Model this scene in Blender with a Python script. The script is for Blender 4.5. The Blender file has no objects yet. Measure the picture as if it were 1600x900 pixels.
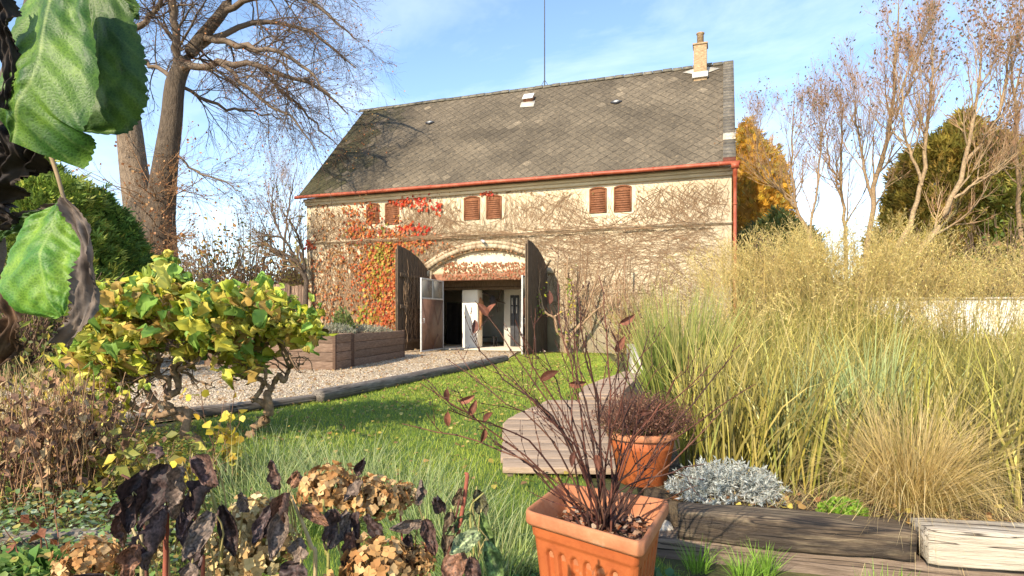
import bpy, math, random
import numpy as np
from mathutils import Vector, Matrix, noise as mnoise

random.seed(7)
rng = np.random.default_rng(11)
sc = bpy.context.scene
COL = sc.collection

# ------------------------------------------------------------------ camera
HZ, FPX, CAMZ = 495.0, 940.0, 1.3            # horizon row, focal length in photo pixels, eye height
cam = bpy.data.cameras.new('camera')
cam.sensor_width = 36
cam.lens = 36 * FPX / 1600
cam.shift_y = (HZ - 450) / 1600
cam.clip_start = 0.05
cam.clip_end = 3000
camo = bpy.data.objects.new('camera', cam)
COL.objects.link(camo)
camo.location = (0, 0, CAMZ)
camo.rotation_euler = (math.radians(90), 0, 0)
sc.camera = camo

# ------------------------------------------------------------------ light
SUN_EL = math.radians(31)
sun_h = Vector((-0.503, -0.86, 0)).normalized()
sun_dir = Vector((sun_h.x * math.cos(SUN_EL), sun_h.y * math.cos(SUN_EL), math.sin(SUN_EL)))
sl = bpy.data.lights.new('sun', 'SUN')
sl.energy = 3.7
sl.angle = math.radians(0.55)
sl.color = (1.0, 0.87, 0.68)
slo = bpy.data.objects.new('sun', sl)
COL.objects.link(slo)
slo.rotation_euler = (-sun_dir).to_track_quat('-Z', 'Y').to_euler()

w = bpy.data.worlds.new('World')
sc.world = w
w.use_nodes = True
nt = w.node_tree
for n in list(nt.nodes):
    nt.nodes.remove(n)
out = nt.nodes.new('ShaderNodeOutputWorld')
bg = nt.nodes.new('ShaderNodeBackground')
sky = nt.nodes.new('ShaderNodeTexSky')
sky.sky_type = 'NISHITA'
sky.sun_disc = False
sky.sun_elevation = SUN_EL
sky.sun_rotation = math.atan2(sun_dir.x, sun_dir.y)
sky.dust_density = 0.25
sky.ozone_density = 2.2
tc = nt.nodes.new('ShaderNodeTexCoord')
mp = nt.nodes.new('ShaderNodeMapping')
mp.inputs['Scale'].default_value = (1.3, 1.0, 3.2)
mp.inputs['Rotation'].default_value = (0, 0.18, 0.3)
nz = nt.nodes.new('ShaderNodeTexNoise')
nz.inputs['Scale'].default_value = 1.7
nz.inputs['Detail'].default_value = 7
nz.inputs['Roughness'].default_value = 0.6
nz.inputs['Distortion'].default_value = 0.5
cr = nt.nodes.new('ShaderNodeValToRGB')
cr.color_ramp.elements[0].position = 0.44
cr.color_ramp.elements[0].color = (0.0, 0.0, 0.0, 1)
cr.color_ramp.elements[1].position = 0.78
cr.color_ramp.elements[1].color = (0.42, 0.42, 0.42, 1)
mx = nt.nodes.new('ShaderNodeMixRGB')
mx.inputs['Color2'].default_value = (6.6, 7.0, 7.6, 1)      # sunlit cloud, in the sky's own units
nt.links.new(tc.outputs['Generated'], mp.inputs['Vector'])
nt.links.new(mp.outputs['Vector'], nz.inputs['Vector'])
nt.links.new(nz.outputs['Fac'], cr.inputs['Fac'])
nt.links.new(cr.outputs['Color'], mx.inputs['Fac'])
nt.links.new(sky.outputs['Color'], mx.inputs['Color1'])
nt.links.new(mx.outputs['Color'], bg.inputs['Color'])
bg.inputs['Strength'].default_value = 0.15
nt.links.new(bg.outputs['Background'], out.inputs['Surface'])

vs = sc.view_settings
sc.display_settings.display_device = 'sRGB'
vs.view_transform = 'Standard'
vs.look = 'None'
vs.exposure = 1.04
vs.gamma = 1.0
sc.cycles.max_bounces = 8
sc.cycles.diffuse_bounces = 4
sc.cycles.transparent_max_bounces = 8
sc.cycles.use_denoising = True


# ------------------------------------------------------------------ helpers: geometry
def PX(px, py, d):
    return np.array([(px - 800) / FPX * d, d, CAMZ + (HZ - py) / FPX * d])


def GP(px, py, z=0.0):
    d = (CAMZ - z) * FPX / (py - HZ)
    return np.array([(px - 800) / FPX * d, d, z])


def nrm(a):
    return a / np.maximum(np.linalg.norm(a, axis=-1, keepdims=True), 1e-9)


class Geo:
    def __init__(self):
        self.v, self.c, self.q, self.t, self.ng, self.n = [], [], [], [], [], 0

    def add(self, v, quads=None, tris=None, ngons=None, col=(1, 1, 1)):
        v = np.asarray(v, float).reshape(-1, 3)
        col = np.asarray(col, float)
        if col.ndim == 1:
            col = np.tile(col, (len(v), 1))
        self.v.append(v)
        self.c.append(col.reshape(-1, 3))
        if quads is not None and len(quads):
            self.q.append(np.asarray(quads, int).reshape(-1, 4) + self.n)
        if tris is not None and len(tris):
            self.t.append(np.asarray(tris, int).reshape(-1, 3) + self.n)
        if ngons is not None:
            for g in ngons:
                self.ng.append(np.asarray(g, int) + self.n)
        self.n += len(v)

    def build(self, name, mat, parent=None, smooth=False, bevel=0.0, origin=None, matrix=None):
        me = bpy.data.meshes.new(name)
        V = np.concatenate(self.v)
        C = np.concatenate(self.c)
        if parent is not None and matrix is None:
            q = parent
            while q is not None:
                V = V - np.array(q.location)
                q = q.parent
        elif origin is not None:
            V = V - np.asarray(origin)
        lo, st, k = [], [], 0
        for arr, m in ((self.q, 4), (self.t, 3)):
            if arr:
                a = np.concatenate(arr)
                lo.append(a.ravel())
                st.append(k + np.arange(len(a)) * m)
                k += a.size
        for g in self.ng:
            lo.append(g)
            st.append(np.array([k]))
            k += len(g)
        lo = np.concatenate(lo)
        st = np.concatenate(st)
        me.vertices.add(len(V))
        me.vertices.foreach_set('co', V.astype(np.float32).ravel())
        me.loops.add(len(lo))
        me.loops.foreach_set('vertex_index', lo.astype(np.int32))
        me.polygons.add(len(st))
        me.polygons.foreach_set('loop_start', st.astype(np.int32))
        if smooth:
            me.polygons.foreach_set('use_smooth', np.ones(len(st), bool))
        me.update(calc_edges=True)
        me.validate()
        at = me.color_attributes.new('Col', 'FLOAT_COLOR', 'POINT')
        at.data.foreach_set('color', np.concatenate([C, np.ones((len(C), 1))], 1).astype(np.float32).ravel())
        me.materials.append(mat)
        o = bpy.data.objects.new(name, me)
        COL.objects.link(o)
        if parent is not None:
            o.parent = parent
        elif origin is not None:
            o.location = origin
        if matrix is not None:
            o.matrix_world = matrix
        if bevel:
            b = o.modifiers.new('bevel', 'BEVEL')
            b.width = bevel
            b.segments = 2
            b.limit_method = 'ANGLE'
        return o


def tag(o, label=None, cat=None, group=None, kind=None):
    if label:
        o['label'] = label
    if cat:
        o['category'] = cat
    if group:
        o['group'] = group
    if kind:
        o['kind'] = kind
    return o


def thing(name, label, cat, loc, group=None):
    o = bpy.data.objects.new(name, None)
    o.empty_display_size = 0.1
    COL.objects.link(o)
    o.location = [float(a) for a in loc]
    return tag(o, label, cat, group)


def tubes(g, P, R, sides=5, col=(1, 1, 1), cap=False):
    P = np.asarray(P, float)
    R = np.asarray(R, float)
    if P.ndim == 2:
        P, R = P[None], R[None]
    N, K = P.shape[:2]
    T = nrm(np.gradient(P, axis=1))
    ref = np.where(np.abs(T[..., 2:3]) > 0.85, np.array([1.0, 0.13, 0.0]), np.array([0.08, 0.05, 1.0]))
    A = nrm(np.cross(T, ref))
    B = np.cross(T, A)
    an = np.arange(sides) * 2 * math.pi / sides
    V = P[:, :, None, :] + R[:, :, None, None] * (A[:, :, None, :] * np.cos(an)[:, None] + B[:, :, None, :] * np.sin(an)[:, None])
    i = np.arange(N * K * sides).reshape(N, K, sides)
    a, b = i[:, :-1, :], i[:, 1:, :]
    q = np.stack([a, np.roll(a, -1, 2), np.roll(b, -1, 2), b], -1).reshape(-1, 4)
    col = np.asarray(col, float)
    if col.ndim == 2:
        col = np.repeat(col, K * sides, 0)
    ng = None
    if cap:
        ng = [list(i[k, 0, ::-1]) for k in range(N)] + [list(i[k, -1]) for k in range(N)]
    g.add(V, quads=q, ngons=ng, col=col)


def ribbons(g, base, az, lean, H, W, bend, K=4, col=(1, 1, 1), tipcol=None, twist=0.6, r=rng):
    """grass blades: base (N,3), azimuth of lean, lean angle at the foot, length, width, extra bend to the tip"""
    N = len(base)
    P = np.zeros((N, K + 1, 3))
    P[:, 0] = base
    th = lean.copy()
    for k in range(K):
        d = np.stack([np.sin(th) * np.cos(az), np.sin(th) * np.sin(az), np.cos(th)], -1)
        P[:, k + 1] = P[:, k] + d * (H / K)[:, None]
        th = th + bend / K * (0.5 + k / K)
    wa = r.uniform(0, 2 * math.pi, N)
    tt = np.linspace(0, 1, K + 1)
    prof = np.minimum(1, 0.55 + tt * 1.6) * (1 - tt ** 2.2)
    prof[-1] = 0.03
    ang = wa[:, None] + tt * twist
    side = np.stack([np.cos(ang), np.sin(ang), np.zeros_like(ang)], -1)
    hw = 0.5 * W[:, None, None] * prof[None, :, None]
    V = np.stack([P - side * hw, P + side * hw], 2)
    i = np.arange(N * (K + 1) * 2).reshape(N, K + 1, 2)
    q = np.stack([i[:, :-1, 0], i[:, :-1, 1], i[:, 1:, 1], i[:, 1:, 0]], -1).reshape(-1, 4)
    col = np.asarray(col, float)
    if col.ndim == 1:
        col = np.tile(col, (N, 1))
    if tipcol is None:
        C = np.repeat(col, (K + 1) * 2, 0)
    else:
        f = (tt ** 1.5)[None, :, None, None]
        C = (col[:, None, None, :] * (1 - f) + np.asarray(tipcol)[:, None, None, :] * f) * np.ones((1, 1, 2, 1))
    g.add(V, quads=q, col=C.reshape(-1, 3))
    return P


LEAF = (np.array([[0, 0, 0], [-.32, .42, .10], [0, 1, -.06], [.32, .42, .10]]), np.array([[0, 2, 1], [0, 3, 2]]))
ROUND = (np.array([[0, 0, 0], [-.40, .22, .07], [-.46, .6, .10], [0, 1, -.1], [.46, .6, .10], [.40, .22, .07], [0, .5, 0]]),
         np.array([[6, 1, 0], [6, 2, 1], [6, 3, 2], [6, 4, 3], [6, 5, 4], [6, 0, 5]]))
CREEP = (np.array([[0, 0, 0], [-.42, .1, .04], [-.28, .4, .06], [-.4, .8, .02], [0, 1, -.08], [.4, .8, .02], [.28, .4, .06], [.42, .1, .04]]),
         np.array([[0, 2, 1], [0, 3, 2], [0, 4, 3], [0, 5, 4], [0, 6, 5], [0, 7, 6]]))
SLIM = (np.array([[0, 0, 0], [-.12, .4, .03], [0, 1, -.08], [.12, .4, .03]]), np.array([[0, 2, 1], [0, 3, 2]]))


def scatter(g, tmpl, pos, fwd, up, size, col):
    V, F = tmpl
    N = len(pos)
    f = nrm(fwd)
    s = nrm(np.cross(f, up))
    u = np.cross(s, f)
    M = np.stack([s, f, u], 1)                       # rows: local axes
    W = np.einsum('tk,nkj->ntj', V, M) * np.asarray(size)[:, None, None] + pos[:, None, :]
    T = len(V)
    fa = (F[None] + (np.arange(N) * T)[:, None, None]).reshape(-1, 3)
    col = np.asarray(col, float)
    if col.ndim == 1:
        col = np.tile(col, (N, 1))
    g.add(W, tris=fa, col=np.repeat(col, T, 0))


def rdir(n, r=rng):
    return nrm(r.normal(size=(n, 3)))


def pick(cols, n, r=rng, jit=0.18, p=None):
    cols = np.asarray(cols, float)
    c = cols[r.choice(len(cols), n, p=p)]
    return np.clip(c * (1 + r.normal(size=(n, 1)) * jit), 0.003, 0.95)


def obox(g, o, a, b, c, col=(1, 1, 1)):
    o, a, b, c = [np.asarray(x, float) for x in (o, a, b, c)]
    if np.dot(np.cross(a, b), c) < 0:
        o, a = o + a, -a
    V = [o, o + a, o + a + b, o + b, o + c, o + a + c, o + a + b + c, o + b + c]
    g.add(V, quads=[[3, 2, 1, 0], [4, 5, 6, 7], [0, 1, 5, 4], [1, 2, 6, 5], [2, 3, 7, 6], [3, 0, 4, 7]], col=col)


def prism(g, pts, ext, col=(1, 1, 1)):
    pts = np.asarray(pts, float)
    n = len(pts)
    ext = np.asarray(ext, float)
    nn = np.zeros(3)
    for k in range(n):
        nn += np.cross(pts[k] - pts[0], pts[(k + 1) % n] - pts[0])
    if np.dot(nn, ext) > 0:
        pts = pts[::-1]
    V = np.concatenate([pts, pts + ext])
    qs = [[(k + 1) % n, k, k + n, (k + 1) % n + n] for k in range(n)]
    g.add(V, quads=qs, ngons=[list(range(n)), list(range(2 * n - 1, n - 1, -1))], col=col)


def lathe(g, prof, center, seg=40, col=(1, 1, 1)):
    prof = np.asarray(prof, float)
    an = np.arange(seg) * 2 * math.pi / seg
    V = np.stack([prof[:, 0][:, None] * np.cos(an), prof[:, 0][:, None] * np.sin(an), np.repeat(prof[:, 1][:, None], seg, 1)], -1) + np.asarray(center)
    i = np.arange(len(prof) * seg).reshape(len(prof), seg)
    a, b = i[:-1], i[1:]
    g.add(V, quads=np.stack([a, np.roll(a, -1, 1), np.roll(b, -1, 1), b], -1).reshape(-1, 4), col=col)


def children(P, R, n, tmin, tmax, ang, L, ratio, wander, trop, K=5, r=rng, tip=0.25, rmin=0.002):
    """n side branches from each of the paths P (N,K0,3); returns paths and radii"""
    N, K0 = P.shape[:2]
    idx = np.repeat(np.arange(N), n)
    M = len(idx)
    t = r.uniform(tmin, tmax, M)
    x = t * (K0 - 1)
    k = np.minimum(x.astype(int), K0 - 2)
    f = (x - k)[:, None]
    p = P[idx, k] * (1 - f) + P[idx, k + 1] * f
    T = nrm(P[idx, k + 1] - P[idx, k])
    rr = R[idx, k] * (1 - f[:, 0]) + R[idx, k + 1] * f[:, 0]
    q = rdir(M, r)
    q = nrm(q - T * np.sum(q * T, -1, keepdims=True))
    a = r.uniform(ang[0], ang[1], M)[:, None]
    d = nrm(np.cos(a) * T + np.sin(a) * q)
    Lb = r.uniform(L[0], L[1], M) * (1.15 - 0.55 * t)
    O = np.zeros((M, K + 1, 3))
    O[:, 0] = p
    for j in range(K):
        d = nrm(d + r.normal(size=(M, 3)) * wander + np.asarray(trop))
        O[:, j + 1] = O[:, j] + d * (Lb / K)[:, None]
    r0 = np.maximum(rr * ratio, rmin)
    RR = r0[:, None] * np.linspace(1, tip, K + 1)
    return O, np.maximum(RR, rmin * 0.6)


def smooth_path(pts, n, rr):
    pts = np.asarray(pts, float)
    rr = np.asarray(rr, float)
    m = len(pts)
    ext = np.vstack([2 * pts[0] - pts[1], pts, 2 * pts[-1] - pts[-2]])
    t = np.linspace(0, m - 1, n)
    k = np.minimum(t.astype(int), m - 2)
    f = (t - k)[:, None]
    p0, p1, p2, p3 = ext[k], ext[k + 1], ext[k + 2], ext[k + 3]
    P = 0.5 * (2 * p1 + (p2 - p0) * f + (2 * p0 - 5 * p1 + 4 * p2 - p3) * f ** 2 + (3 * p1 - p0 - 3 * p2 + p3) * f ** 3)
    return P, rr[k] * (1 - f[:, 0]) + rr[k + 1] * f[:, 0]


# ------------------------------------------------------------------ helpers: materials
def new_mat(name):
    m = bpy.data.materials.new(name)
    m.use_nodes = True
    t = m.node_tree
    p = t.nodes['Principled BSDF']
    return m, t, p


def nd(t, typ, **kw):
    n = t.nodes.new(typ)
    for k, v in kw.items():
        if k in n.inputs:
            n.inputs[k].default_value = v
        else:
            setattr(n, k, v)
    return n


def ramp(t, stops):
    r = nd(t, 'ShaderNodeValToRGB')
    e = r.color_ramp.elements
    while len(e) < len(stops):
        e.new(0.5)
    for i, (p, c) in enumerate(stops):
        e[i].position = p
        e[i].color = (*c, 1) if len(c) == 3 else c
    return r


def noise_mat(name, stops, scale=5, detail=6, stretch=(1, 1, 1), rough=0.8, bump=0.3, bscale=None, spec=0.3, attr=False, coord='Object', rfac=0.6, bdist=0.02):
    m, t, p = new_mat(name)
    tcn = nd(t, 'ShaderNodeTexCoord')
    mpn = nd(t, 'ShaderNodeMapping')
    mpn.inputs['Scale'].default_value = stretch
    t.links.new(tcn.outputs[coord], mpn.inputs['Vector'])
    n = nd(t, 'ShaderNodeTexNoise', Scale=scale, Detail=detail, Roughness=rfac)
    t.links.new(mpn.outputs['Vector'], n.inputs['Vector'])
    r = ramp(t, stops)
    t.links.new(n.outputs['Fac'], r.inputs['Fac'])
    colout = r.outputs['Color']
    if attr:
        a = nd(t, 'ShaderNodeAttribute', attribute_name='Col')
        mm = nd(t, 'ShaderNodeMixRGB', blend_type='MULTIPLY', Fac=1.0)
        t.links.new(a.outputs['Color'], mm.inputs['Color1'])
        t.links.new(colout, mm.inputs['Color2'])
        colout = mm.outputs['Color']
    t.links.new(colout, p.inputs['Base Color'])
    p.inputs['Roughness'].default_value = rough
    p.inputs['Specular IOR Level'].default_value = spec
    if bump:
        n2 = nd(t, 'ShaderNodeTexNoise', Scale=bscale or scale * 3, Detail=5, Roughness=0.65)
        t.links.new(mpn.outputs['Vector'], n2.inputs['Vector'])
        b = nd(t, 'ShaderNodeBump', Strength=bump, Distance=bdist)
        t.links.new(n2.outputs['Fac'], b.inputs['Height'])
        t.links.new(b.outputs['Normal'], p.inputs['Normal'])
    return m


def leaf_mat(name, trans=0.35, rough=0.5, spec=0.3, mottle=0.0, mscale=60):
    m, t, p = new_mat(name)
    a = nd(t, 'ShaderNodeAttribute', attribute_name='Col')
    src = a.outputs['Color']
    if mottle:
        tcn = nd(t, 'ShaderNodeTexCoord')
        n = nd(t, 'ShaderNodeTexNoise', Scale=mscale, Detail=4)
        t.links.new(tcn.outputs['Object'], n.inputs['Vector'])
        r = ramp(t, [(0.3, (1 - mottle,) * 3), (0.7, (1 + mottle * 0.6,) * 3)])
        t.links.new(n.outputs['Fac'], r.inputs['Fac'])
        mm = nd(t, 'ShaderNodeMixRGB', blend_type='MULTIPLY', Fac=1.0)
        t.links.new(src, mm.inputs['Color1'])
        t.links.new(r.outputs['Color'], mm.inputs['Color2'])
        src = mm.outputs['Color']
        b = nd(t, 'ShaderNodeBump', Strength=0.3, Distance=0.003)
        t.links.new(n.outputs['Fac'], b.inputs['Height'])
        t.links.new(b.outputs['Normal'], p.inputs['Normal'])
    t.links.new(src, p.inputs['Base Color'])
    p.inputs['Roughness'].default_value = rough
    p.inputs['Specular IOR Level'].default_value = spec
    if trans:
        tr = nd(t, 'ShaderNodeBsdfTranslucent')
        t.links.new(src, tr.inputs['Color'])
        ms = nd(t, 'ShaderNodeMixShader', Fac=trans)
        t.links.new(p.outputs['BSDF'], ms.inputs[1])
        t.links.new(tr.outputs['BSDF'], ms.inputs[2])
        t.links.new(ms.outputs['Shader'], t.nodes['Material Output'].inputs['Surface'])
    return m


M = {}
M['leaf'] = leaf_mat('leaf', 0.35, 0.5)
M['grass'] = leaf_mat('grass_blade', 0.25, 0.5, 0.3)
M['dryleaf'] = leaf_mat('dry_leaf', 0.12, 0.65, 0.2, mottle=0.45, mscale=70)
M['bigleaf'] = leaf_mat('big_leaf', 0.22, 0.55, 0.3, mottle=0.45, mscale=110)
M['twig'] = noise_mat('twig_bark', [(0.3, (0.7, 0.7, 0.7)), (0.7, (1.25, 1.2, 1.15))], 30, attr=True, bump=0, rough=0.75)
M['bark'] = noise_mat('bark', [(0.25, (0.35, 0.33, 0.32)), (0.55, (1, 1, 1)), (0.8, (1.5, 1.45, 1.35))], 3.5, stretch=(5, 5, 1), attr=True, bump=1.0, bscale=6, bdist=0.12, rough=0.9)
M['fine_bark'] = noise_mat('fine_bark', [(0.3, (0.45, 0.43, 0.4)), (0.7, (1.3, 1.25, 1.2))], 18, stretch=(1, 1, 1), attr=True, bump=0.7, bscale=45, bdist=0.01, rough=0.85)
M['plaster'] = noise_mat('plaster', [(0.26, (0.42, 0.34, 0.23)), (0.38, (0.60, 0.485, 0.32)), (0.6, (0.69, 0.575, 0.395)), (0.8, (0.74, 0.63, 0.45))], 1.1, detail=10, rough=0.92, bump=0.6, bscale=14, bdist=0.03, rfac=0.68)
M['white_plaster'] = noise_mat('white_plaster', [(0.3, (0.76, 0.71, 0.61)), (0.7, (0.86, 0.83, 0.75))], 2, rough=0.9, bump=0.25)
M['tile'] = noise_mat('roof_tile', [(0.30, (0.42, 0.40, 0.36)), (0.46, (0.85, 0.84, 0.8)), (0.60, (1.2, 1.16, 1.06)), (0.70, (2.8, 2.6, 2.2))], 9, detail=9, attr=True, rough=0.9, bump=0.6, bscale=30, rfac=0.75)
M['slab'] = noise_mat('roof_slab', [(0.3, (0.05, 0.045, 0.04)), (0.7, (0.12, 0.11, 0.095))], 3, bump=0.4)
M['gutter'] = noise_mat('gutter_paint', [(0.3, (0.25, 0.045, 0.018)), (0.5, (0.33, 0.07, 0.03)), (0.7, (0.38, 0.12, 0.06))], 5, rough=0.5, bump=0.05, spec=0.4)
M['arch'] = noise_mat('arch_plaster', [(0.3, (0.26, 0.185, 0.11)), (0.5, (0.46, 0.36, 0.23)), (0.7, (0.6, 0.49, 0.33))], 4, bump=0.6)
M['cornice'] = noise_mat('cornice_plaster', [(0.3, (0.22, 0.16, 0.1)), (0.7, (0.42, 0.34, 0.24))], 3, bump=0.5)
M['shutter'] = noise_mat('shutter_paint', [(0.3, (0.15, 0.055, 0.024)), (0.7, (0.27, 0.11, 0.05))], 9, rough=0.7, bump=0.3)
M['darkwood'] = noise_mat('weathered_door_wood', [(0.25, (0.04, 0.027, 0.017)), (0.5, (0.115, 0.08, 0.05)), (0.75, (0.22, 0.16, 0.105))], 4, stretch=(14, 14, 1), bump=0.9, bscale=6, rough=0.88, bdist=0.03)
M['planterwood'] = noise_mat('planter_wood', [(0.25, (0.12, 0.075, 0.05)), (0.5, (0.2, 0.13, 0.088)), (0.75, (0.3, 0.205, 0.14))], 3, stretch=(2, 2, 14), attr=True, bump=0.5, rough=0.85)
M['deckwood'] = noise_mat('deck_wood', [(0.25, (0.22, 0.15, 0.10)), (0.5, (0.38, 0.275, 0.19)), (0.75, (0.50, 0.385, 0.28))], 3, stretch=(1.5, 16, 16), attr=True, bump=0.5, rough=0.85)
M['metalbrown'] = noise_mat('brown_painted_steel', [(0.3, (0.10, 0.05, 0.032)), (0.7, (0.17, 0.09, 0.06))], 5, rough=0.55, bump=0.08, spec=0.5)
M['rust'] = noise_mat('rusty_beam', [(0.3, (0.2, 0.085, 0.045)), (0.7, (0.4, 0.2, 0.12))], 8, bump=0.5)
M['frame_grey'] = noise_mat('grey_frame_paint', [(0.3, (0.42, 0.42, 0.40)), (0.7, (0.58, 0.58, 0.55))], 6, rough=0.5, bump=0)
M['floor'] = noise_mat('concrete_floor', [(0.3, (0.46, 0.39, 0.3)), (0.7, (0.6, 0.53, 0.42))], 3, bump=0.2)
M['brick'] = noise_mat('chimney_brick', [(0.3, (0.24, 0.15, 0.08)), (0.6, (0.42, 0.3, 0.17)), (0.8, (0.5, 0.42, 0.3))], 10, stretch=(1, 1, 2.5), bump=0.8, bscale=16)
M['pale'] = noise_mat('pale_sheet_metal', [(0.3, (0.5, 0.49, 0.46)), (0.7, (0.68, 0.67, 0.64))], 5, rough=0.5, bump=0.05)
M['darkmetal'] = noise_mat('dark_metal', [(0.3, (0.03, 0.03, 0.035)), (0.7, (0.07, 0.07, 0.075))], 5, rough=0.5, bump=0)
M['terracotta'] = noise_mat('terracotta', [(0.25, (0.22, 0.06, 0.022)), (0.42, (0.36, 0.088, 0.024)), (0.62, (0.43, 0.115, 0.032)), (0.8, (0.58, 0.36, 0.24))], 6, detail=9, rough=0.55, bump=0.15, bscale=60, spec=0.4, rfac=0.7)
M['terracotta_faded'] = noise_mat('faded_terracotta', [(0.25, (0.36, 0.12, 0.05)), (0.6, (0.47, 0.2, 0.095)), (0.8, (0.58, 0.36, 0.23))], 9, detail=9, rough=0.7, bump=0.2, bscale=60)
M['soil'] = noise_mat('soil', [(0.3, (0.035, 0.025, 0.016)), (0.55, (0.085, 0.06, 0.036)), (0.8, (0.16, 0.12, 0.07))], 9, detail=10, bump=1.0, bscale=25, bdist=0.04)
M['meadow'] = noise_mat('meadow_ground', [(0.3, (0.05, 0.06, 0.02)), (0.55, (0.10, 0.095, 0.035)), (0.8, (0.2, 0.16, 0.07))], 0.8, detail=10, bump=0.8, bscale=12, bdist=0.05)
M['turf'] = noise_mat('lawn_turf', [(0.3, (0.055, 0.105, 0.018)), (0.6, (0.10, 0.17, 0.03)), (0.8, (0.17, 0.21, 0.05))], 2.5, detail=10, bump=0.8, bscale=40, bdist=0.03)
M['stone'] = noise_mat('pale_stone', [(0.3, (0.4, 0.35, 0.28)), (0.7, (0.6, 0.55, 0.46))], 4, bump=0.4)
M['wicker'] = noise_mat('wicker_fence', [(0.3, (0.10, 0.06, 0.04)), (0.5, (0.2, 0.13, 0.09)), (0.75, (0.34, 0.24, 0.17))], 5, stretch=(10, 10, 1), bump=0.8, bscale=8, attr=True)
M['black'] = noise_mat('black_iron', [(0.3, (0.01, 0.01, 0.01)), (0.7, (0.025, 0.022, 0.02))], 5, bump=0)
M['cap'] = noise_mat('log_end_grain', [(0.3, (0.05, 0.035, 0.025)), (0.7, (0.14, 0.1, 0.07))], 14, bump=0.4)


def sleeper_mat(name, dark, mid, pale, stain):
    m, t, p = new_mat(name)
    tcn = nd(t, 'ShaderNodeTexCoord')
    mpn = nd(t, 'ShaderNodeMapping')
    mpn.inputs['Scale'].default_value = (1.2, 15, 15)
    t.links.new(tcn.outputs['Object'], mpn.inputs['Vector'])
    n = nd(t, 'ShaderNodeTexNoise', Scale=2.6, Detail=9, Roughness=0.68, Distortion=0.5)
    t.links.new(mpn.outputs['Vector'], n.inputs['Vector'])
    r = ramp(t, [(0.27, dark), (0.47, mid), (0.7, pale)])
    t.links.new(n.outputs['Fac'], r.inputs['Fac'])
    n2 = nd(t, 'ShaderNodeTexNoise', Scale=3.0, Detail=6, Roughness=0.6)
    mp2 = nd(t, 'ShaderNodeMapping')
    mp2.inputs['Scale'].default_value = (0.9, 3, 3)
    t.links.new(tcn.outputs['Object'], mp2.inputs['Vector'])
    t.links.new(mp2.outputs['Vector'], n2.inputs['Vector'])
    r2 = ramp(t, [(0.42, (0, 0, 0)), (0.6, (1, 1, 1))])
    t.links.new(n2.outputs['Fac'], r2.inputs['Fac'])
    mm = nd(t, 'ShaderNodeMixRGB')
    mm.inputs['Color2'].default_value = (*stain, 1)
    f = nd(t, 'ShaderNodeMath', operation='MULTIPLY')
    f.inputs[1].default_value = 0.9
    t.links.new(r2.outputs['Color'], f.inputs[0])
    t.links.new(f.outputs[0], mm.inputs['Fac'])
    t.links.new(r.outputs['Color'], mm.inputs['Color1'])
    n3 = nd(t, 'ShaderNodeTexNoise', Scale=1.6, Detail=3, Roughness=0.5)
    mp3 = nd(t, 'ShaderNodeMapping')
    mp3.inputs['Scale'].default_value = (0.16, 11, 11)
    mp3.inputs['Location'].default_value = (3.1, 1.7, 0.4)
    t.links.new(tcn.outputs['Object'], mp3.inputs['Vector'])
    t.links.new(mp3.outputs['Vector'], n3.inputs['Vector'])
    r3_ = ramp(t, [(0.475, (1, 1, 1)), (0.495, (0.12, 0.1, 0.09)), (0.505, (0.12, 0.1, 0.09)), (0.525, (1, 1, 1))])
    t.links.new(n3.outputs['Fac'], r3_.inputs['Fac'])
    mc = nd(t, 'ShaderNodeMixRGB', blend_type='MULTIPLY', Fac=1.0)
    t.links.new(mm.outputs['Color'], mc.inputs['Color1'])
    t.links.new(r3_.outputs['Color'], mc.inputs['Color2'])
    t.links.new(mc.outputs['Color'], p.inputs['Base Color'])
    p.inputs['Roughness'].default_value = 0.75
    b = nd(t, 'ShaderNodeBump', Strength=0.9, Distance=0.02)
    t.links.new(n.outputs['Fac'], b.inputs['Height'])
    t.links.new(b.outputs['Normal'], p.inputs['Normal'])
    return m


M['sleeper_dark'] = sleeper_mat('dark_sleeper', (0.018, 0.012, 0.008), (0.12, 0.082, 0.05), (0.36, 0.28, 0.17), (0.03, 0.02, 0.014))
M['sleeper_brown'] = sleeper_mat('brown_sleeper', (0.07, 0.045, 0.03), (0.2, 0.14, 0.095), (0.33, 0.25, 0.18), (0.15, 0.105, 0.075))
M['sleeper_pale'] = sleeper_mat('pale_sleeper', (0.2, 0.13, 0.08), (0.55, 0.47, 0.36), (0.72, 0.66, 0.55), (0.5, 0.42, 0.32))
M['log'] = sleeper_mat('grey_log', (0.06, 0.05, 0.042), (0.19, 0.16, 0.13), (0.36, 0.31, 0.25), (0.14, 0.11, 0.085))


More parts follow.
